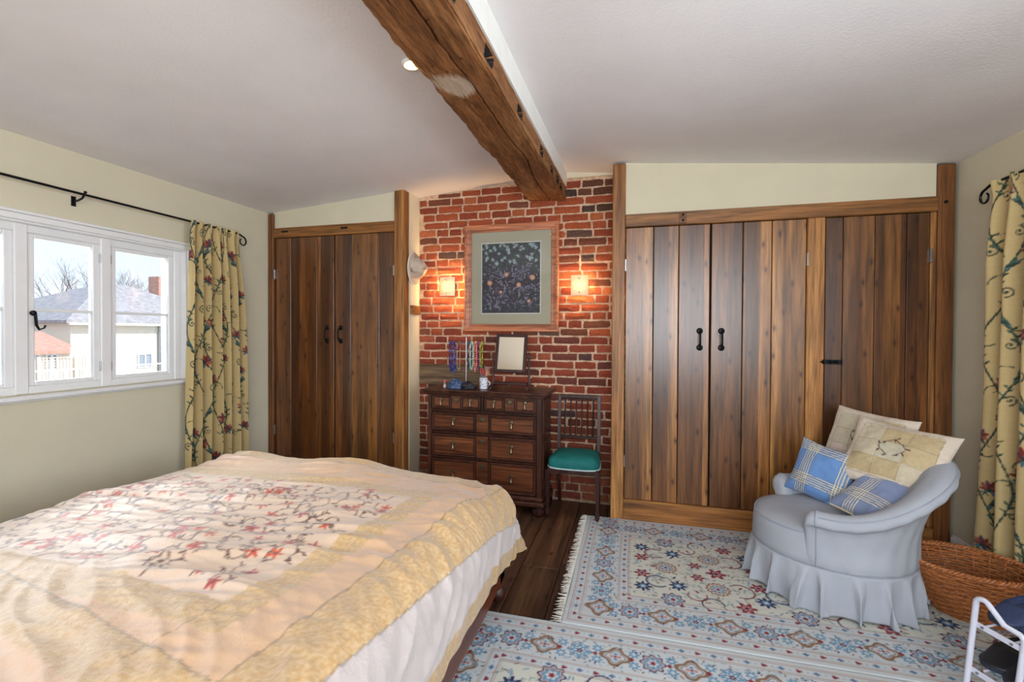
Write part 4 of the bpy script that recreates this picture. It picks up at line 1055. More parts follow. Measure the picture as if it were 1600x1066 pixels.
def rod(xc, y0, y1, z, wallx, brs, label):
    r = empty('curtain_rod', (xc, y1, z), label, 'rod')
    mb = MB(); mb.tube([(0, y0 - y1, 0), (0, -.08, 0), (0, -.03, 0)], .0075, 10); p = mb.build('pole', M['iron'], r, smooth=True)
    mb = MB(); pts = [(0, -.03, 0), (0, .02, -.004), (0, .055, -.018)]
    for i in range(1, 22): a = pi / 2 - i * .27; rr = .042 * (1 - i * .022); pts.append((0, .055 + rr * cos(a), -.060 + rr * sin(a) + .0))
    mb.tube(pts, [.0072] * 3 + [.0068 - .0001 * i for i in range(21)], 8); mb.build('scroll_finial', M['iron'], r, smooth=True)
    for by in brs:
        mb = MB(); s = 1 if wallx < xc else -1; dx = wallx - xc
        mb.tube([(dx, by - y1, -.035), (dx * .6, by - y1, -.034), (dx * .15, by - y1, -.022), (0, by - y1, -.008), (0 - dx * .12, by - y1, .008)], .006, 8); mb.ball((-dx * .14, by - y1, .012), .009, 8, 6)
        mb.box(dx - s * .0, dx + s * .004, by - y1 - .012, by - y1 + .012, -.065, -.005); mb.build('bracket', M['iron'], r, smooth=True)
rod(XL + .09, .45, 3.135, 2.244, XL, (2.025, .6), 'black iron curtain rod with scrolled end above the left window')
rod(1.905, .1, 3.125, 2.252, XR, (2.2, .2), 'black iron curtain rod with scrolled end on the right wall')

# ------------------------------------------------------------------ slipcovered tub chair
def cr(pts, n):
    """closed Catmull-Rom resample"""
    pts = [Vector(p) for p in pts]; N = len(pts); out = []
    for i in range(N):
        a, b, c, d = pts[i - 1], pts[i], pts[(i + 1) % N], pts[(i + 2) % N]
        for k in range(n):
            t = k / n; out.append(.5 * ((2 * b) + (c - a) * t + (2 * a - 5 * b + 4 * c - d) * t * t + (3 * b - a - 3 * c + d) * t ** 3))
    return out
def make_tub():
    r = empty('tub_chair', (1.085, 2.93, .0), 'low tub armchair in a pale grey-blue slipcover with a ruffled skirt', 'armchair', rz=radians(-2))
    SEAM = .235
    AX, AY, OX = .365, .355, .0
    def outl(ph, k=1.0): return Vector((OX + AX * cos(ph) * k, AY * sin(ph) * k, 0))
    def rad(ph): d = Vector((AY * cos(ph), AX * sin(ph), 0)); d.normalize(); return d
    PM = radians(116); N = 84
    def hgt(a): 
        t = abs(a) / PM; s = .5 + .5 * cos(pi * min(1, t / .93)); return .525 + .265 * s ** 1.05
    loops = []; edges = []
    for i in range(N + 1):
        a = -PM + 2 * PM * i / N; o = outl(a, .97); d = rad(a); h = hgt(a); s = (h - .525) / .265
        lean = .03 + .10 * s; wdt = .055 + .012 * s
        prof = [(.012, SEAM), (.020, SEAM + (h - SEAM) * .35), (.018 + lean * .5, SEAM + (h - SEAM) * .70), (.034 + lean, h - .060), (.026 + lean, h - .018), (-.012 + lean, h), (-.060 + lean * .9, h - .018), (-.086 + lean * .75, h - .065), (-.090 + lean * .5, h - .12),
                (-.092 + lean * .3, SEAM + (h - SEAM) * .42), (-.09, SEAM + .06), (-.085, SEAM)]
        prof = [(x + .003 * math.sin(a * 23 + z * 30) * (.2 < z < h - .05), z) for x, z in prof]
        loops.append(cr([(*(o + d * x)[:2], z) for x, z in prof], 4)); edges.append((o, d, prof))
    # rounded arm fronts: shrink the end sections forward
    def cap(lp, a, sgn):
        c = Vector((0, 0, 0)); 
        for p in lp: c += p
        c /= len(lp); t = Vector((-AX * sin(a), AY * cos(a), 0)); t.normalize(); res = []
        for f, k in ((.022, .985), (.040, .94), (.054, .85), (.064, .68), (.070, .4), (.072, .05)):
            res.append([c + (p - c) * k + t * sgn * f for p in lp])
        return res
    full = cap(loops[0], -PM, -1)[::-1] + loops + cap(loops[-1], PM, 1)
    mb = MB(); mb.loops(full); mb.build('back_and_arms', M['slip'], r, smooth='all')
    # seat drum and domed cushion
    NS = 96; ls = []
    for k, z in ((1.0, SEAM), (1.01, SEAM + .05), (1.0, .36), (.995, .385), (.975, .405), (.93, .420), (.8, .432), (.55, .440), (.3, .443), (.02, .444)):
        l = []
        for i in range(NS):
            ph = 2 * pi * i / NS; p = outl(ph, k); fr = max(0, -cos(ph))
            if cos(ph) > -.25: p = outl(ph, k * .93)
            else: p = outl(ph, k * (1 - .07 * max(0, 1 - (-.25 - cos(ph)) / .2)))
            p.x -= .03 * fr ** 2 * k; l.append((p.x, p.y, z - .012 * fr + .004 * sin(p.x * 21 + p.y * 9)))
        ls.append(l)
    mb = MB(); mb.loops(ls); mb.build('seat', M['slip'], r, smooth='all')
    # piping along seams
    def pipe(name, pts, rr=.0045, closed=False):
        mb = MB(); mb.tube(pts, rr, 6, closed=closed); mb.build(name, M['piping'], r, smooth=True)
    pipe('piping', [Vector(p) + Vector((-.002, 0, 0)) for p in [ls[4][i] for i in range(NS) if math.cos(2 * pi * i / NS) < -.30]])
    base = []
    for i in range(NS):
        ph = 2 * pi * i / NS; fr = max(0, -cos(ph)); p = outl(ph, 1.005); p.x -= .03 * fr ** 2; base.append((p.x, p.y, SEAM))
    pipe('piping', base, .005, True)
    for e, sg in ((0, -1), (N, 1)):
        lp = loops[e]; a = -PM if e == 0 else PM; t = Vector((-AX * sin(a), AY * cos(a), 0)); t.normalize()
        c = Vector((0, 0, 0)); 
        for p in lp: c += p
        c /= len(lp); pipe('piping', [c + (p - c) * 1.0 + t * sg * .012 for p in lp], .0045, True)
    pipe('piping', [e[0] + e[1] * (e[2][4][0] + .002) + Vector((0, 0, e[2][4][1])) for e in edges], .0035)
    # ruffled skirt
    U = 720; V = 26; u = np.linspace(0, 2 * pi, U, endpoint=False)[None, :]; v = np.linspace(0, 1, V)[:, None]
    cu, su = np.cos(u), np.sin(u); fr = np.maximum(0, -cu)
    ddx, ddy = AY * cu, AX * su; dn = np.hypot(ddx, ddy); ddx = ddx / dn; ddy = ddy / dn
    pn = perlin(u * 3.1 + 0 * v, v * .5 + 0 * u, 91); ph = u * 19 + 3.6 * pn
    wave = np.sin(ph); wave = np.sign(wave) * np.abs(wave) ** .7
    off = .004 + v ** .8 * (.026 + .030 * wave + .020 * perlin(u * 7 + 0 * v, v * 1.5 + 0 * u, 92))
    tw = .030 * v * np.cos(ph)
    X = OX + AX * cu - .03 * fr ** 2 + off * ddx - ddy * tw; Y = AY * su + off * ddy + ddx * tw
    Z = SEAM - v * (SEAM - .018 + .008 * np.sin(u * 5)) + 0 * u
    o = grid_mesh('skirt', np.stack([np.broadcast_to(X, (V, U)), np.broadcast_to(Y, (V, U)), np.broadcast_to(Z, (V, U))], -1), M['slip'], r, closed_u=True)
    sd = o.modifiers.new('thick', 'SOLIDIFY'); sd.thickness = .003
    for x, y in ((-.28, -.2), (-.28, .2), (.26, -.2), (.26, .2)):
        mb = MB(); mb.tube([(x, y, .011), (x, y, .24)], [.014, .02], 10); mb.build('leg', M['mahog'], r, smooth=True)
make_tub()

# ------------------------------------------------------------------ cushions
def pillow(name, w_, h_, T, cvf, centre, normal, upv, label, rim=None, seed=1, pinch=.10, mat='cushion'):
    nu, nv = 120, 112; cv = cvf(w_, h_)
    a = np.linspace(0, 2 * pi, nu * 2, endpoint=False)[None, :]; vv = np.linspace(-1, 1, nv)[:, None]
    uu = np.where(a < pi, 1 - 2 * a / pi, -1 + 2 * (a - pi) / pi); side = np.where(a < pi, 1.0, -1.0)
    uu = np.sign(uu) * np.abs(uu) ** .9
    th = T / 2 * (np.maximum(0, 1 - np.abs(uu) ** 2.6) * np.maximum(0, 1 - np.abs(vv) ** 2.6)) ** .55
    x = uu * w_ / 2 * (1 - pinch * (1 - vv ** 2)); y = vv * h_ / 2 * (1 - pinch * (1 - uu ** 2)) + 0 * a
    z = side * th * (1 + .22 * perlin(x * 9 + 5, y * 9 + 5, seed)) + .012 * perlin(x * 7 + 3, y * 7, seed + 1) + .004 * perlin(x * 28 + 9, y * 28, seed + 2)
    ix = np.clip(((x + w_ / 2) / cv.st).astype(int), 0, cv.nx - 1); iy = np.clip(((y + h_ / 2) / cv.st).astype(int), 0, cv.ny - 1)
    col = cv.a[iy, ix]
    n = Vector(normal).normalized(); up = Vector(upv); up = (up - n * up.dot(n)).normalized(); rt = up.cross(n)
    P = np.stack([x, y, z], -1) @ np.array([list(rt), list(up), list(n)])
    o = grid_mesh(name, P, M[mat], col=col, closed_u=True); o.location = centre
    if rim:
        mb = MB(); pts = []
        for k in range(120):
            t = 2 * pi * k / 120; c_, s_ = cos(t), sin(t); e = .22; u_ = math.copysign(abs(c_) ** e, c_); v_ = math.copysign(abs(s_) ** e, s_)
            pts.append(rt * (u_ * w_ / 2 * (1 - pinch * (1 - v_ * v_))) + up * (v_ * h_ / 2 * (1 - pinch * (1 - u_ * u_))) + n * .012 * float(perlin(np.array(u_ * w_ / 2 * 7 + 3), np.array(v_ * h_ / 2 * 7), seed + 1)))
        mb.tube(pts, .0052, 6, closed=True); mb.build('piping', rim, o, smooth=True)
    return tag(o, label, 'cushion')
def plaid(base, darker, line, ox=.0):
    def f(w_, h_):
        cv = Canvas(w_, h_, .0025, base)
        for c0 in (.10 + ox, .30 + ox):
            cv.a[:, (np.abs(cv.X[0] - c0) < .034)] *= np.array(lin(darker)) / np.array(lin(base)) * .5 + .5
            cv.a[(np.abs(cv.Y[:, 0] - c0) < .034), :] *= np.array(lin(darker)) / np.array(lin(base)) * .5 + .5
        for c0 in (.10 + ox, .30 + ox):
            for k in (-2, -1, 0, 1, 2):
                cv.line([(c0 + k * .013, 0), (c0 + k * .013, h_)], .0048, line); cv.line([(0, c0 + k * .013), (w_, c0 + k * .013)], .0048, line)
        return cv
    return f
def patch(seed):
    def f(w_, h_):
        cv = Canvas(w_, h_, .0028, (222, 208, 190)); rg = np.random.default_rng(seed)
        cols = [(204, 192, 160), (218, 208, 194), (196, 176, 136), (208, 196, 170), (216, 200, 188), (200, 192, 168)]
        b = .055
        for i in range(3):
            for j in range(3):
                x0 = b + (w_ - 2 * b) * i / 3; y0 = b + (h_ - 2 * b) * j / 3; cv.rect(x0, x0 + (w_ - 2 * b) / 3, y0, y0 + (h_ - 2 * b) / 3, cols[rg.integers(6)])
        cv.a *= (1 + .12 * perlin(cv.X * 60, cv.Y * 60, seed))[..., None]
        for k in range(4):
            q = b + (w_ - 2 * b) * k / 3; cv.line([(q, b), (q, h_ - b)], .0025, (150, 140, 104)); cv.line([(b, q * h_ / w_), (w_ - b, q * h_ / w_)], .0025, (150, 140, 104))
        cv.line([(b, b), (w_ / 2, h_ / 2)], .002, (150, 140, 110)); cv.line([(w_ - b, h_ - b), (w_ / 2, h_ / 2)], .002, (150, 140, 110))
        for s in (-1, 1):
            pts = [(w_ / 2 + s * (.015 + .045 * sin(t * .45)), h_ / 2 - .02 + .012 * t) for t in range(9)]; cv.line(pts, .004, (78, 48, 52))
            for p in pts[::2]: cv.leaf(*p, .022, rg.uniform(0, 6.3), (92, 54, 58), .35)
        return cv
    return f
pillow('cushion', .34, .34, .13, plaid((108, 150, 206), (86, 116, 160), (222, 214, 180)), (1.085, 3.085, .595), (-.62, -.62, .35), (.22, .0, 1), 'blue plaid square cushion standing at the far arm of the tub chair', seed=5)
pillow('cushion', .34, .34, .11, plaid((134, 150, 186), (104, 118, 150), (226, 220, 196), .02), (1.245, 2.80, .555), (-.45, -.35, .80), (.75, .30, .55), 'grey-blue plaid cushion with cream piping lying against the near arm', rim=M['cream_bead'], seed=8)
pillow('cushion', .45, .40, .14, patch(4), (1.36, 3.20, .760), (-.72, -.58, .40), (.25, .1, 1), 'cream and gold patchwork cushion at the back, partly hidden by its twin', seed=12, pinch=.07)
pillow('cushion', .47, .40, .15, patch(6), (1.375, 2.93, .748), (-.60, -.62, .62), (.36, .22, 1), 'cream and gold patchwork cushion in front, leaning on the back of the tub chair', seed=15, pinch=.08)

# ------------------------------------------------------------------ wicker basket
def make_basket():
    r = empty('wicker_basket', (1.64, 2.80, 0), 'oval brown wicker basket between the tub chair and the right wall', 'basket', rz=radians(-18))
    H_ = .275; NR = 21; nst = 24
    def sec(t):          # t 0 bottom .. 1 rim: centre shift and radii
        e = t ** .8; return (.04 * (1 - t) - .02, .05 * (1 - t) - .02, .15 + .105 * e, .115 + .085 * e)
    mbw = MB()
    for k in range(NR):
        t = (k + .3) / NR; cx_, cy_, a, b = sec(t); z = .008 + H_ * t; pts = []
        n = nst * 4
        for i in range(n):
            ph = 2 * pi * i / n; w_ = .0060 * cos(nst / 2 * ph * 1 + (pi if k % 2 else 0)); pts.append((cx_ + (a + w_) * cos(ph), cy_ + (b + w_) * sin(ph), z + .0012 * sin(ph * 3 + k)))
        mbw.tube(pts, .0060, 6, closed=True)
    o = mbw.build('weave', M['wicker'], r, smooth=True); o['kind'] = 'stuff'
    for i in range(nst):
        ph = 2 * pi * i / nst; mb = MB(); pts = []
        for t in np.linspace(0, 1, 7): cx_, cy_, a, b = sec(t); pts.append((cx_ + a * cos(ph), cy_ + b * sin(ph), .006 + H_ * t))
        mb.tube(pts, .0045, 6); mb.build('stake', M['wicker'], r, smooth=True)
    cx_, cy_, a, b = sec(1.0)
    for s in (0, pi * 2 / 3, pi * 4 / 3):
        mb = MB(); n = 170; mb.tube([(cx_ + (a + .008 * cos(30 * 2 * pi * i / n + s)) * cos(2 * pi * i / n), cy_ + (b + .008 * cos(30 * 2 * pi * i / n + s)) * sin(2 * pi * i / n), H_ + .008 + .008 * sin(30 * 2 * pi * i / n + s)) for i in range(n)], .006, 6, closed=True)
        mb.build('rim_strand', M['wicker'], r, smooth=True)
    mb = MB(); cx_, cy_, a, b = sec(0)
    for k in range(12): kk = (k + .5) / 12; mb.tube([(cx_ + a * kk * cos(2 * pi * i / 40), cy_ + b * kk * sin(2 * pi * i / 40), .008) for i in range(40)], .0065, 5, closed=True)
    o = mb.build('base_weave', M['wicker'], r, smooth=True); o['kind'] = 'stuff'
make_basket()

# ------------------------------------------------------------------ shoe rack and shoes
RU = Vector((.50, -.866, 0)); RV = Vector((.866, .50, 0)); RO = Vector((1.272, 2.135, 0))
def rk(u, v, z): return RO + RU * u + RV * v + Vector((0, 0, z))
def make_rack():
    r = empty('shoe_rack', tuple(RO), 'white tubular metal shoe rack in the bottom right corner', 'rack')
    def A(o): o.location = -RO; return o
    wv = .140
    for v0 in (0, .46):
        mb = MB(); sg_ = -1 if v0 == 0 else 1; pts = [rk(-.004, v0 + sg_ * .055, .0), rk(-.002, v0 + sg_ * .040, .10), rk(0, v0, .385)]
        for i in range(1, 6): a = pi - i * (pi * .70) / 5; pts.append(rk(.022 + .022 * cos(a), v0, .395 + .022 * sin(a)))
        pts += [rk(wv * .6, v0, .392 - .033), rk(wv - .012, v0, .352)]
        for i in range(1, 5): a = pi * .33 - i * pi * .33 / 4; pts.append(rk(wv - .018 + .018 * cos(a), v0, .333 + .018 * sin(a)))
        pts += [rk(wv, v0 + sg_ * .025, .2), rk(wv - .002, v0 + sg_ * .055, 0)]
        mb.tube(pts, .0098, 12); A(mb.build('end_frame', M['whitemetal'], r, smooth=True))
        for z in (.318, .150):
            mb = MB(); vv_ = v0 + (-1 if v0 == 0 else 1) * (.385 - z) * .14 + .004; a, b = rk(.0, vv_, z), rk(wv, vv_, z - .012); n = RV * .0025; h = Vector((0, 0, .010))
            mb.loops([[p - n - h, p + n - h, p + n + h, p - n + h] for p in (a, b)]); cb = A(mb.build('cross_bar', M['whitemetal'], r))
            for u in (.026, wv - .030):
                p = rk(u, vv_ - .005, z - .012 * u / wv); mb = MB(); mb.tube([p - RV * .002, p + RV * .003], .0048, 8); s = mb.build('screw', M['steel'], cb, smooth=True)
    for z in (.318, .150):
        for u in (.026, wv - .030):
            mb = MB(); mb.tube([rk(u, .006, z - .012 * u / wv), rk(u, .455, z - .012 * u / wv)], .0042, 8); A(mb.build('shelf_rail', M['whitemetal'], r, smooth=True))
make_rack()
def shoe(loc, rz, mat, label, tilt=0, L_=.25):
    o_ = empty('shoe', loc, label, 'shoe', None, rz); o_.rotation_euler = (0, tilt, rz)
    def half(t): return (.040 + .010 * sin(pi * min(1, t * 1.1)) + .006 * t) * math.sqrt(max(0, 1 - (2 * t - 1) ** 6)) + .004
    n = 22; mb = MB(); ls = []
    for i in range(n + 1):
        t = i / n; h = half(t); x = (t - .5) * L_; ls.append([(x, -h, .0), (x, h, 0), (x, h + .002, .016), (x, -h - .002, .016)])
    mb.loops(ls); mb.build('sole', M['sole'], o_, smooth=True)
    mb = MB(); ls = []
    for i in range(n + 1):
        t = i / n; h = half(t) - .003; x = (t - .5) * L_ * .985
        top = .078 - .02 * sin(pi * t / 1.1) if t < .45 else .078 - .048 * ((t - .45) / .55) ** .9 - .012
        hole = t < .52; l = []
        for k in range(13):
            a = pi * k / 12
            y = h * math.copysign(abs(cos(a)) ** .6, cos(a)); z = .014 + (top - .014) * sin(a) ** .7
            if hole and 3 <= k <= 9: z = .034 if 4 <= k <= 8 else z * .98
            l.append((x, y, z))
        ls.append(l)
    mb.loops(ls, closed=True); mb.build('upper', mat, o_, smooth='all')
    return o_
ang = math.atan2(-.5, -.866)      # toes point out past the frame
for (u, v, z, m_, lb) in ((.035, .175, .324, 'navy', 'dark navy shoe on the top shelf of the white rack, far side'), (.112, .190, .316, 'navy', 'dark navy shoe on the top shelf of the white rack, near side'),
                         (.030, .140, .158, 'black', 'black shoe on the lower shelf of the white rack, far side'), (.110, .120, .150, 'black', 'black shoe on the lower shelf of the white rack, near side')):
    p = rk(u, v, z); shoe(tuple(p), ang + .06, M[m_], lb, 0)

# ------------------------------------------------------------------ things on the chest
ZT = .9585
def make_mirror():
    r = empty('swing_mirror', (-.965, 3.60, ZT), 'small swing mirror in a dark frame standing on the chest of drawers', 'mirror')
    fr = empty('mirror_frame'); bpy.data.objects.remove(fr)
    w_, h = .262, .318; Mx = Matrix.Translation((0, .0, .290)) @ Matrix.Rotation(radians(-11), 4, 'X') @ Matrix.Rotation(radians(.8), 4, 'Y')
    mb = MB(); t = .026
    mb.cbox(-w_ / 2, -w_ / 2 + t, -.009, .009, -h / 2, h / 2, .004); mb.cbox(w_ / 2 - t, w_ / 2, -.009, .009, -h / 2, h / 2, .004)
    mb.cbox(-w_ / 2 + t, w_ / 2 - t, -.0085, .009, -h / 2, -h / 2 + t, .004); mb.cbox(-w_ / 2 + t, w_ / 2 - t, -.0085, .009, h / 2 - t, h / 2, .004)
    mb.box(-w_ / 2 + .005, w_ / 2 - .005, .004, .008, -h / 2 + .005, h / 2 - .005)
    mb.xf(Mx); mb.build('frame', M['mahog'], r)
    g = NM('mirror_silver', .16, metal=1); g.col((.92, .86, .72)); mb = MB(); mb.box(-w_ / 2 + t - .002, w_ / 2 - t + .002, -.004, .003, -h / 2 + t - .002, h / 2 - t + .002); mb.xf(Mx); mb.build('glass', g.m, r)
    for s in (-1, 1):
        mb = MB(); x = s * .152
        mb.lathe([(.010, .030), (.012, .05), (.008, .07), (.0105, .12), (.007, .2), (.0085, .26), (.011, .275), (.006, .29), (.001, .297)], 12, (x, 0, 0)); mb.build('post', M['mahog'], r, smooth=True)
        mb = MB(); mb.cbox(x - .014, x + .014, -.085, .085, .012, .034, .005); mb.build('foot', M['mahog'], r)
        for yy in (-.07, .07): mb = MB(); mb.ball((x, yy, .0075), .009, 10, 6, (1, 1, .8)); mb.build('foot_pad', M['brass'], r, smooth=True)
        mb = MB(); mb.ball((s * .168, 0, .262), .009, 10, 6); mb.tube([(s * .128, 0, .262), (s * .166, 0, .262)], .004, 8); mb.build('swivel_knob', M['brass'], r, smooth=True)
    B('stretcher', M['mahog'], r, (-.140, .140, -.016, .016, .030, .056), c=.005)
make_mirror()
def mat(name, c, rough=.3, metal=0): return simple(name, c, rough, .5, metal, var=.1)
def stand():
    r = empty('necklace_stand', (-1.375, 3.66, ZT), 'slim metal necklace stand with a cross bar on the chest of drawers', 'stand')
    mt = M['steel']
    mb = MB(); mb.lathe([(.001, .010), (.05, .008), (.056, .003), (.056, 0)][::-1], 20); mb.build('base', mt, r, smooth=True)
    mb = MB(); mb.tube([(0, 0, .006), (0, 0, .42)], .004, 8); mb.ball((0, 0, .425), .008, 8, 6); mb.build('pole', mt, r, smooth=True)
    mb = MB(); mb.tube([(-.165, 0, .372), (.150, 0, .372)], .0035, 8)
    mb.build('cross_bar', mt, r, smooth=True)
stand()
def necklace(x, w_, L_, br, c1, c2, label, rough=.2, metal=0):
    mats = [mat('bead', c1, rough, metal), mat('bead', c2, rough, metal)]
    mb = MB(); top = ZT + .372 + .004; n = int((2 * L_ + w_) / (br * 1.9)); 
    for i in range(n):
        t = i / (n - 1); a = pi * (2 * t - 1)
        # a long narrow loop over the bar
        s = abs(2 * t - 1); px_ = math.copysign(min(1, (1 - s) * 9), 2 * t - 1) * w_ / 2 if s < 1 else 0
        z = top - L_ * (1 - s) - (0.0); yy = -.008 if t < .5 else -.006
        if s > .94: yy *= (1 - s) / .06
        xx = w_ / 2 * (1 if t > .5 else -1) * math.sqrt(max(0, 1 - (1 - s) ** 6)) * (.5 + .5 * min(1, (1 - s) * 6))
        mb.cur = (i // 2) % 2; mb.ball((xx, yy + random.uniform(-.001, .001), z - top), br * random.uniform(.8, 1.1), 6, 4)
    o = mb.build('necklace', mats, None, smooth='all'); o.location = (x, 3.66, top); tag(o, label, 'necklace'); return o
necklace(-1.512, .020, .25, .0085, (34, 58, 150), (24, 34, 80), 'deep blue bead necklace at the left end of the stand')
necklace(-1.487, .022, .26, .0085, (50, 96, 190), (22, 40, 110), 'bright blue bead necklace next to the left end of the stand')
necklace(-1.443, .026, .24, .0045, (200, 196, 190), (220, 214, 206), 'silver bead necklace hanging beside the dark bracelet', .15, .6)
necklace(-1.352, .022, .20, .0075, (70, 110, 96), (40, 74, 70), 'dark green bead necklace on the stand')
necklace(-1.325, .024, .235, .0080, (140, 196, 200), (176, 214, 214), 'pale turquoise bead necklace on the stand')
necklace(-1.292, .020, .245, .0085, (226, 130, 100), (236, 160, 130), 'coral bead necklace on the stand')
necklace(-1.264, .018, .235, .0065, (120, 70, 120), (170, 80, 110), 'purple and pink bead necklace on the stand')
necklace(-1.238, .018, .22, .0075, (140, 150, 50), (190, 180, 80), 'olive green bead necklace at the right end of the stand')
mb = MB(); mb.tube([(.034 * cos(2 * pi * k / 36), 0, .034 * sin(2 * pi * k / 36)) for k in range(36)], .0045, 8, closed=True)
o = mb.build('bracelet', mat('garnet', (110, 26, 36)), smooth=True); o.location = (-1.462, 3.648, ZT + .372 - .029); tag(o, 'dark red bangle hanging on the necklace stand', 'bangle')
# crumpled dark scarves
def lump(loc, sx_, sy_, sz_, c, label, seed):
    n, m_ = 60, 26; a = np.linspace(0, 2 * pi, n, endpoint=False)[None, :]; t = np.linspace(.02, pi / 2 + .35, m_)[:, None]
    X = np.sin(t) * np.cos(a); Y = np.sin(t) * np.sin(a); Zz = np.cos(t) + 0 * a
    f = 1 + .30 * perlin(X * 2.3 + 5, Y * 2.3 + Zz * 2 + 5, seed) * 1.6 + .12 * (1 - np.abs(perlin(X * 5 + 9, Y * 5 + Zz * 4, seed + 1)) * 4)
    P = np.stack([X * f * sx_, Y * f * sy_, np.maximum(Zz * f * sz_, -.0) + .002], -1)
    o = grid_mesh('scarf', P, simple('scarf_cloth', c, .45, .5, var=.35, nscale=30, bump=.4, bscale=90), closed_u=True); o.location = loc
    return tag(o, label, 'scarf')
lump((-1.405, 3.50, ZT), .062, .05, .068, (64, 84, 120), 'crumpled slate blue scarf on the front of the chest top', 3)
lump((-1.295, 3.50, ZT), .062, .045, .048, (36, 34, 44), 'crumpled near-black scarf next to the slate blue one', 9)
# scent bottle
r = empty('scent_bottle', (-1.515, 3.53, ZT), 'tiny glass bottle with a pink stopper at the left of the chest top', 'bottle')
mb = MB(); mb.lathe([(.010, 0), (.013, .004), (.013, .02), (.006, .028), (.005, .038), (.007, .040)], 14); mb.build('body', mat('clear_bottle', (220, 200, 196), .1), r, smooth=True)
mb = MB(); mb.ball((0, 0, .052), .014, 12, 8); mb.build('stopper', mat('pink_stopper', (200, 92, 100), .2), r, smooth=True)
# pen mug with pens
r = empty('pen_mug', (-1.175, 3.53, ZT), 'white patterned mug full of pens and brushes on the chest of drawers', 'mug')
mm = NM('patterned_mug', .2); vo = mm.n('TexVoronoi'); vo.inputs['Scale'].default_value = 60; mm.l(mm.coord(), vo.inputs['Vector']); mm.col(mm.ramp(vo.outputs['Distance'], [(.25, lin((70, 90, 140))), (.35, lin((216, 218, 226)))]))
mb = MB(); mb.lathe([(.026, 0), (.032, .003), (.034, .092), (.031, .092), (.029, .01), (.001, .008)], 22); mb.build('body', mm.m, r, smooth=True)
mb = MB(); mb.tube([(.033 + .020 * sin(pi * k / 10), 0, .02 + .05 * k / 10) for k in range(11)], .004, 8); mb.build('handle', mm.m, r, smooth=True)
for i, (dx, dy, h, tx, c, nm, lb) in enumerate([(-.018, .0, .17, -.10, (40, 96, 84), 'pen', 'green pen at the left of the pen mug'), (.0, .012, .19, .02, (30, 30, 40), 'pen', 'black pen at the back of the pen mug'), (.015, -.005, .15, .12, (206, 120, 40), 'pencil', 'orange pencil in the pen mug'), (.008, .014, .165, .08, (60, 80, 150), 'pen', 'blue pen in the pen mug')]):
    mb = MB(); mb.tube([(0, 0, 0), (tx * h, 0, h * .96), (tx * h * 1.03, 0, h)], [.0038, .0042, .0015], 8); o = mb.build(nm, mat('pen_barrel', c), smooth=True); o.location = (-1.175 + dx * .6, 3.53 + dy, ZT + .012); tag(o, lb, nm)
r = empty('scissors', (-1.178, 3.522, ZT + .015), 'pair of scissors with red handles standing in the pen mug', 'scissors')
mb = MB(); mb.box(-.004, .004, -.001, .001, 0, .10); mb.build('blades', M['steel'], r)
for s in (-1, 1):
    mb = MB(); mb.tube([(s * .011 + .010 * cos(2 * pi * k / 20), s * .002, .128 + .022 * sin(2 * pi * k / 20)) for k in range(20)], .0038, 8, closed=True); mb.build('grip', mat('red_plastic', (196, 44, 40)), r, smooth=True)

# ------------------------------------------------------------------ outside the left window
GZ = -2.5
struct(B('ground', simple('gravel', (176, 172, 160), .95), None, (-80, XL - .3, -30, 60, GZ - .2, GZ)))
render_w = simple('cream_render', (236, 228, 214), .9); slate = simple('slate_tiles', (160, 156, 158), .8, var=.25, nscale=5); redt = simple('red_roof_tiles', (196, 146, 130), .85, var=.2, nscale=6)
def win(parent, x, y0, y1, z0, z1):
    f = B('window', M['white'], parent, (x, x + .05, y0, y1, z0, z0 + .06), (x, x + .05, y0, y1, z1 - .06, z1), (x, x + .05, y0, y0 + .06, z0 + .06, z1 - .06), (x, x + .05, y1 - .06, y1, z0 + .06, z1 - .06), (x, x + .05, (y0 + y1) / 2 - .03, (y0 + y1) / 2 + .03, z0 + .06, z1 - .06))
    B('pane', simple('dark_glass', (150, 160, 172), .1), f, (x - .01, x + .01, y0 + .03, y1 - .03, z0 + .03, z1 - .03))
h = empty('house', (-26, 18, GZ), 'cream rendered house with a hipped slate roof seen through the left window', 'house')
def HB(name, m_, *b):
    o = B(name, m_, h, *b); o.location = -h.location; return o
HB('wall', render_w, (-32, -24, 14.5, 23.5, GZ, 1.86))
mb = MB(); e = .35; x0, x1, y0, y1 = -32 - e, -24 + e, 14.5 - e, 23.5 + e; zr_ = 4.0
mb.add([(x0, y0, 1.72), (x1, y0, 1.72), (x1, y1, 1.72), (x0, y1, 1.72), (-28, 18.4, zr_), (-28, 19.6, zr_), (x0, y0, 1.86), (x1, y0, 1.86), (x1, y1, 1.86), (x0, y1, 1.86)], [(0, 3, 2, 1), (0, 1, 7, 6), (1, 2, 8, 7), (2, 3, 9, 8), (3, 0, 6, 9), (6, 7, 4), (7, 8, 5, 4), (8, 9, 5), (9, 6, 4, 5)])
o = mb.build('roof', slate, h); o.location = -h.location
HB('chimney', redt, (-28.6, -27.8, 21.3, 22.1, 2.4, 4.7)); HB('gutter', M['white_matt'], (-23.66, -23.54, 14.2, 23.8, 1.66, 1.76)); HB('downpipe', M['steel'], (-23.98, -23.88, 18.32, 18.42, GZ, 1.7))
for a, b in ((17.30, 18.02), (15.2, 15.9)):
    win(h, -23.99, a, b, -.46, .26)
for c in h.children:
    if c.name.startswith('window'): c.location = -h.location
bh = empty('bungalow', (-22, 10, GZ), 'low building with a red tiled roof seen through the left window', 'house')
def BB(name, m_, *b): o = B(name, m_, bh, *b); o.location = -bh.location; return o
BB('wall', render_w, (-26, -22, 4, 13.3, GZ, .58))
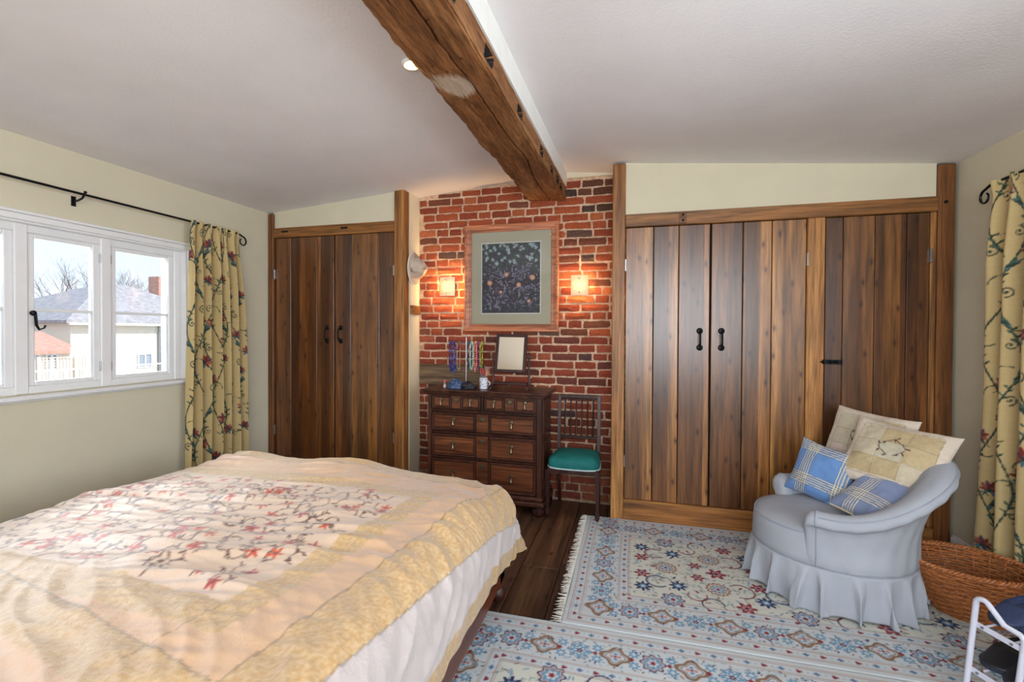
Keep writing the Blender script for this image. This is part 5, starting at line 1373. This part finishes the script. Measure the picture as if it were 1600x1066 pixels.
mb = MB(); mb.loops([[(-26.4, y, .50), (-21.7, y, .50), (-21.7, y, .62), (-24, y, 1.36), (-26.4, y, .62)] for y in (3.7, 13.5)]); o = mb.build('roof', redt, bh); o.location = -bh.location
win(bh, -21.99, 11.9, 12.3, -.3, .5); win(bh, -21.99, 12.45, 12.85, -.3, .5)
for c in bh.children:
    if c.name.startswith('window'): c.location = -bh.location
t = empty('trellis', (-15, 9, GZ), 'square wooden trellis panels above the white railing outside', 'trellis')
tw = simple('trellis_wood', (214, 196, 178), .8)
for a, b in ((8.38, 9.12), (9.20, 9.72)):
    mb = MB()
    for y in np.arange(a, b + .01, .074): mb.box(-15.01, -14.99, y - .010, y + .010, GZ, .70)
    for z in np.arange(-.8, .71, .074): mb.box(-15.02, -15.0, a, b, z - .010, z + .010)
    o = mb.build('lattice', tw, t); o.location = -t.location; o['kind'] = 'stuff'
for y in (8.34, 9.16, 9.76): o = B('post', tw, t, (-15.04, -14.96, y - .03, y + .03, GZ, .72)); o.location = -t.location
rl = empty('railing', (-14.5, 10, GZ), 'white metal railing with slim bars outside the left window', 'railing')
mb = MB(); mb.box(-14.52, -14.48, 7.0, 12.2, .36, .40); o = mb.build('top_rail', M['white'], rl); o.location = -rl.location
k = 0
for y in np.arange(7.0, 12.3, .11):
    big = k % 12 == 0; k += 1
    if y > 9.2 and not big: continue
    o = B('post' if big else 'bar', M['white'], rl, (-14.5 - (.03 if big else .012), -14.5 + (.03 if big else .012), y - (.03 if big else .012), y + (.03 if big else .012), GZ, .38)); o.location = -rl.location
bark = simple('grey_bark', (150, 140, 134), .9)
def bare_tree(x, y, hgt_, seed, label):
    rg = random.Random(seed); r = empty('bare_tree', (x, y, GZ), label, 'tree'); trunk = MB(); tw_ = MB()
    def grow(p, d, L, rad_, lvl, mbx):
        q = p + d * L * .5 + Vector((rg.uniform(-.1, .1), rg.uniform(-.1, .1), 0)) * L * .3; e_ = p + d * L
        (trunk if lvl < 2 else tw_).tube([p, q, e_], [rad_, rad_ * .85, rad_ * .65], 5 if lvl < 2 else 3, cap=False)
        if lvl >= 6: return
        for _ in range(3 if lvl < 5 else 2):
            nd = (d + Vector((rg.uniform(-.8, .8), rg.uniform(-.8, .8), rg.uniform(-.15, .55)))).normalized(); grow(e_ if rg.random() < .7 else q, nd, L * rg.uniform(.62, .85), rad_ * .58, lvl + 1, mbx)
    grow(Vector((0, 0, 0)), Vector((0, 0, 1)), hgt_ * .30, .16, 0, None)
    trunk.build('trunk', bark, r); b = tw_.build('branches', bark, r); b['kind'] = 'stuff'
bare_tree(-34, 22.6, 8.8, 4, 'leafless tree behind the slate roof, left of its ridge'); bare_tree(-36, 26.3, 9.6, 11, 'leafless tree directly behind the ridge of the slate roof')
leafm = simple('spring_leaves', (130, 148, 104), .8, var=.3, nscale=3)
def leafy(x, y, rx, rz_, seed, label):
    rg = np.random.default_rng(seed); r = empty('leafy_tree', (x, y, GZ), label, 'tree'); mb = MB(); mb.tube([(0, 0, 0), (.1, 0, 2), (0, .1, 3.8)], [.2, .16, .1], 8); mb.build('trunk', bark, r)
    N = 2600; d = rg.normal(size=(N, 3)); d /= np.linalg.norm(d, axis=1)[:, None]; rr = rg.uniform(.55, 1, N)[:, None]; lob = 1 + .2 * np.sin(d[:, :1] * 7 + seed) * np.cos(d[:, 1:2] * 6)
    c = d * rr * lob * np.array([rx, rx, rz_]) + np.array([0, 0, 3.9]); a = rg.normal(size=(N, 3)); a /= np.linalg.norm(a, axis=1)[:, None]; b = np.cross(a, rg.normal(size=(N, 3))); b /= np.linalg.norm(b, axis=1)[:, None]; s = .11
    V_ = np.stack([c - a * s, c - b * s * .6, c + a * s, c + b * s * .6], 1).reshape(-1, 3); me = bpy.data.meshes.new('foliage'); me.from_pydata(V_.tolist(), [], np.arange(4 * N).reshape(-1, 4).tolist()); me.materials.append(leafm); o = bpy.data.objects.new('foliage', me); C.objects.link(o); o.parent = r; o['kind'] = 'stuff'
leafy(-30, 15.4, 1.9, 1.15, 1, 'green tree just left of the cream house beyond the red roof'); leafy(-31, 12.6, 2.0, 1.0, 2, 'green bushy tree behind the middle of the red roof'); leafy(-31, 9.8, 2.0, .9, 3, 'green tree furthest left behind the red roof')
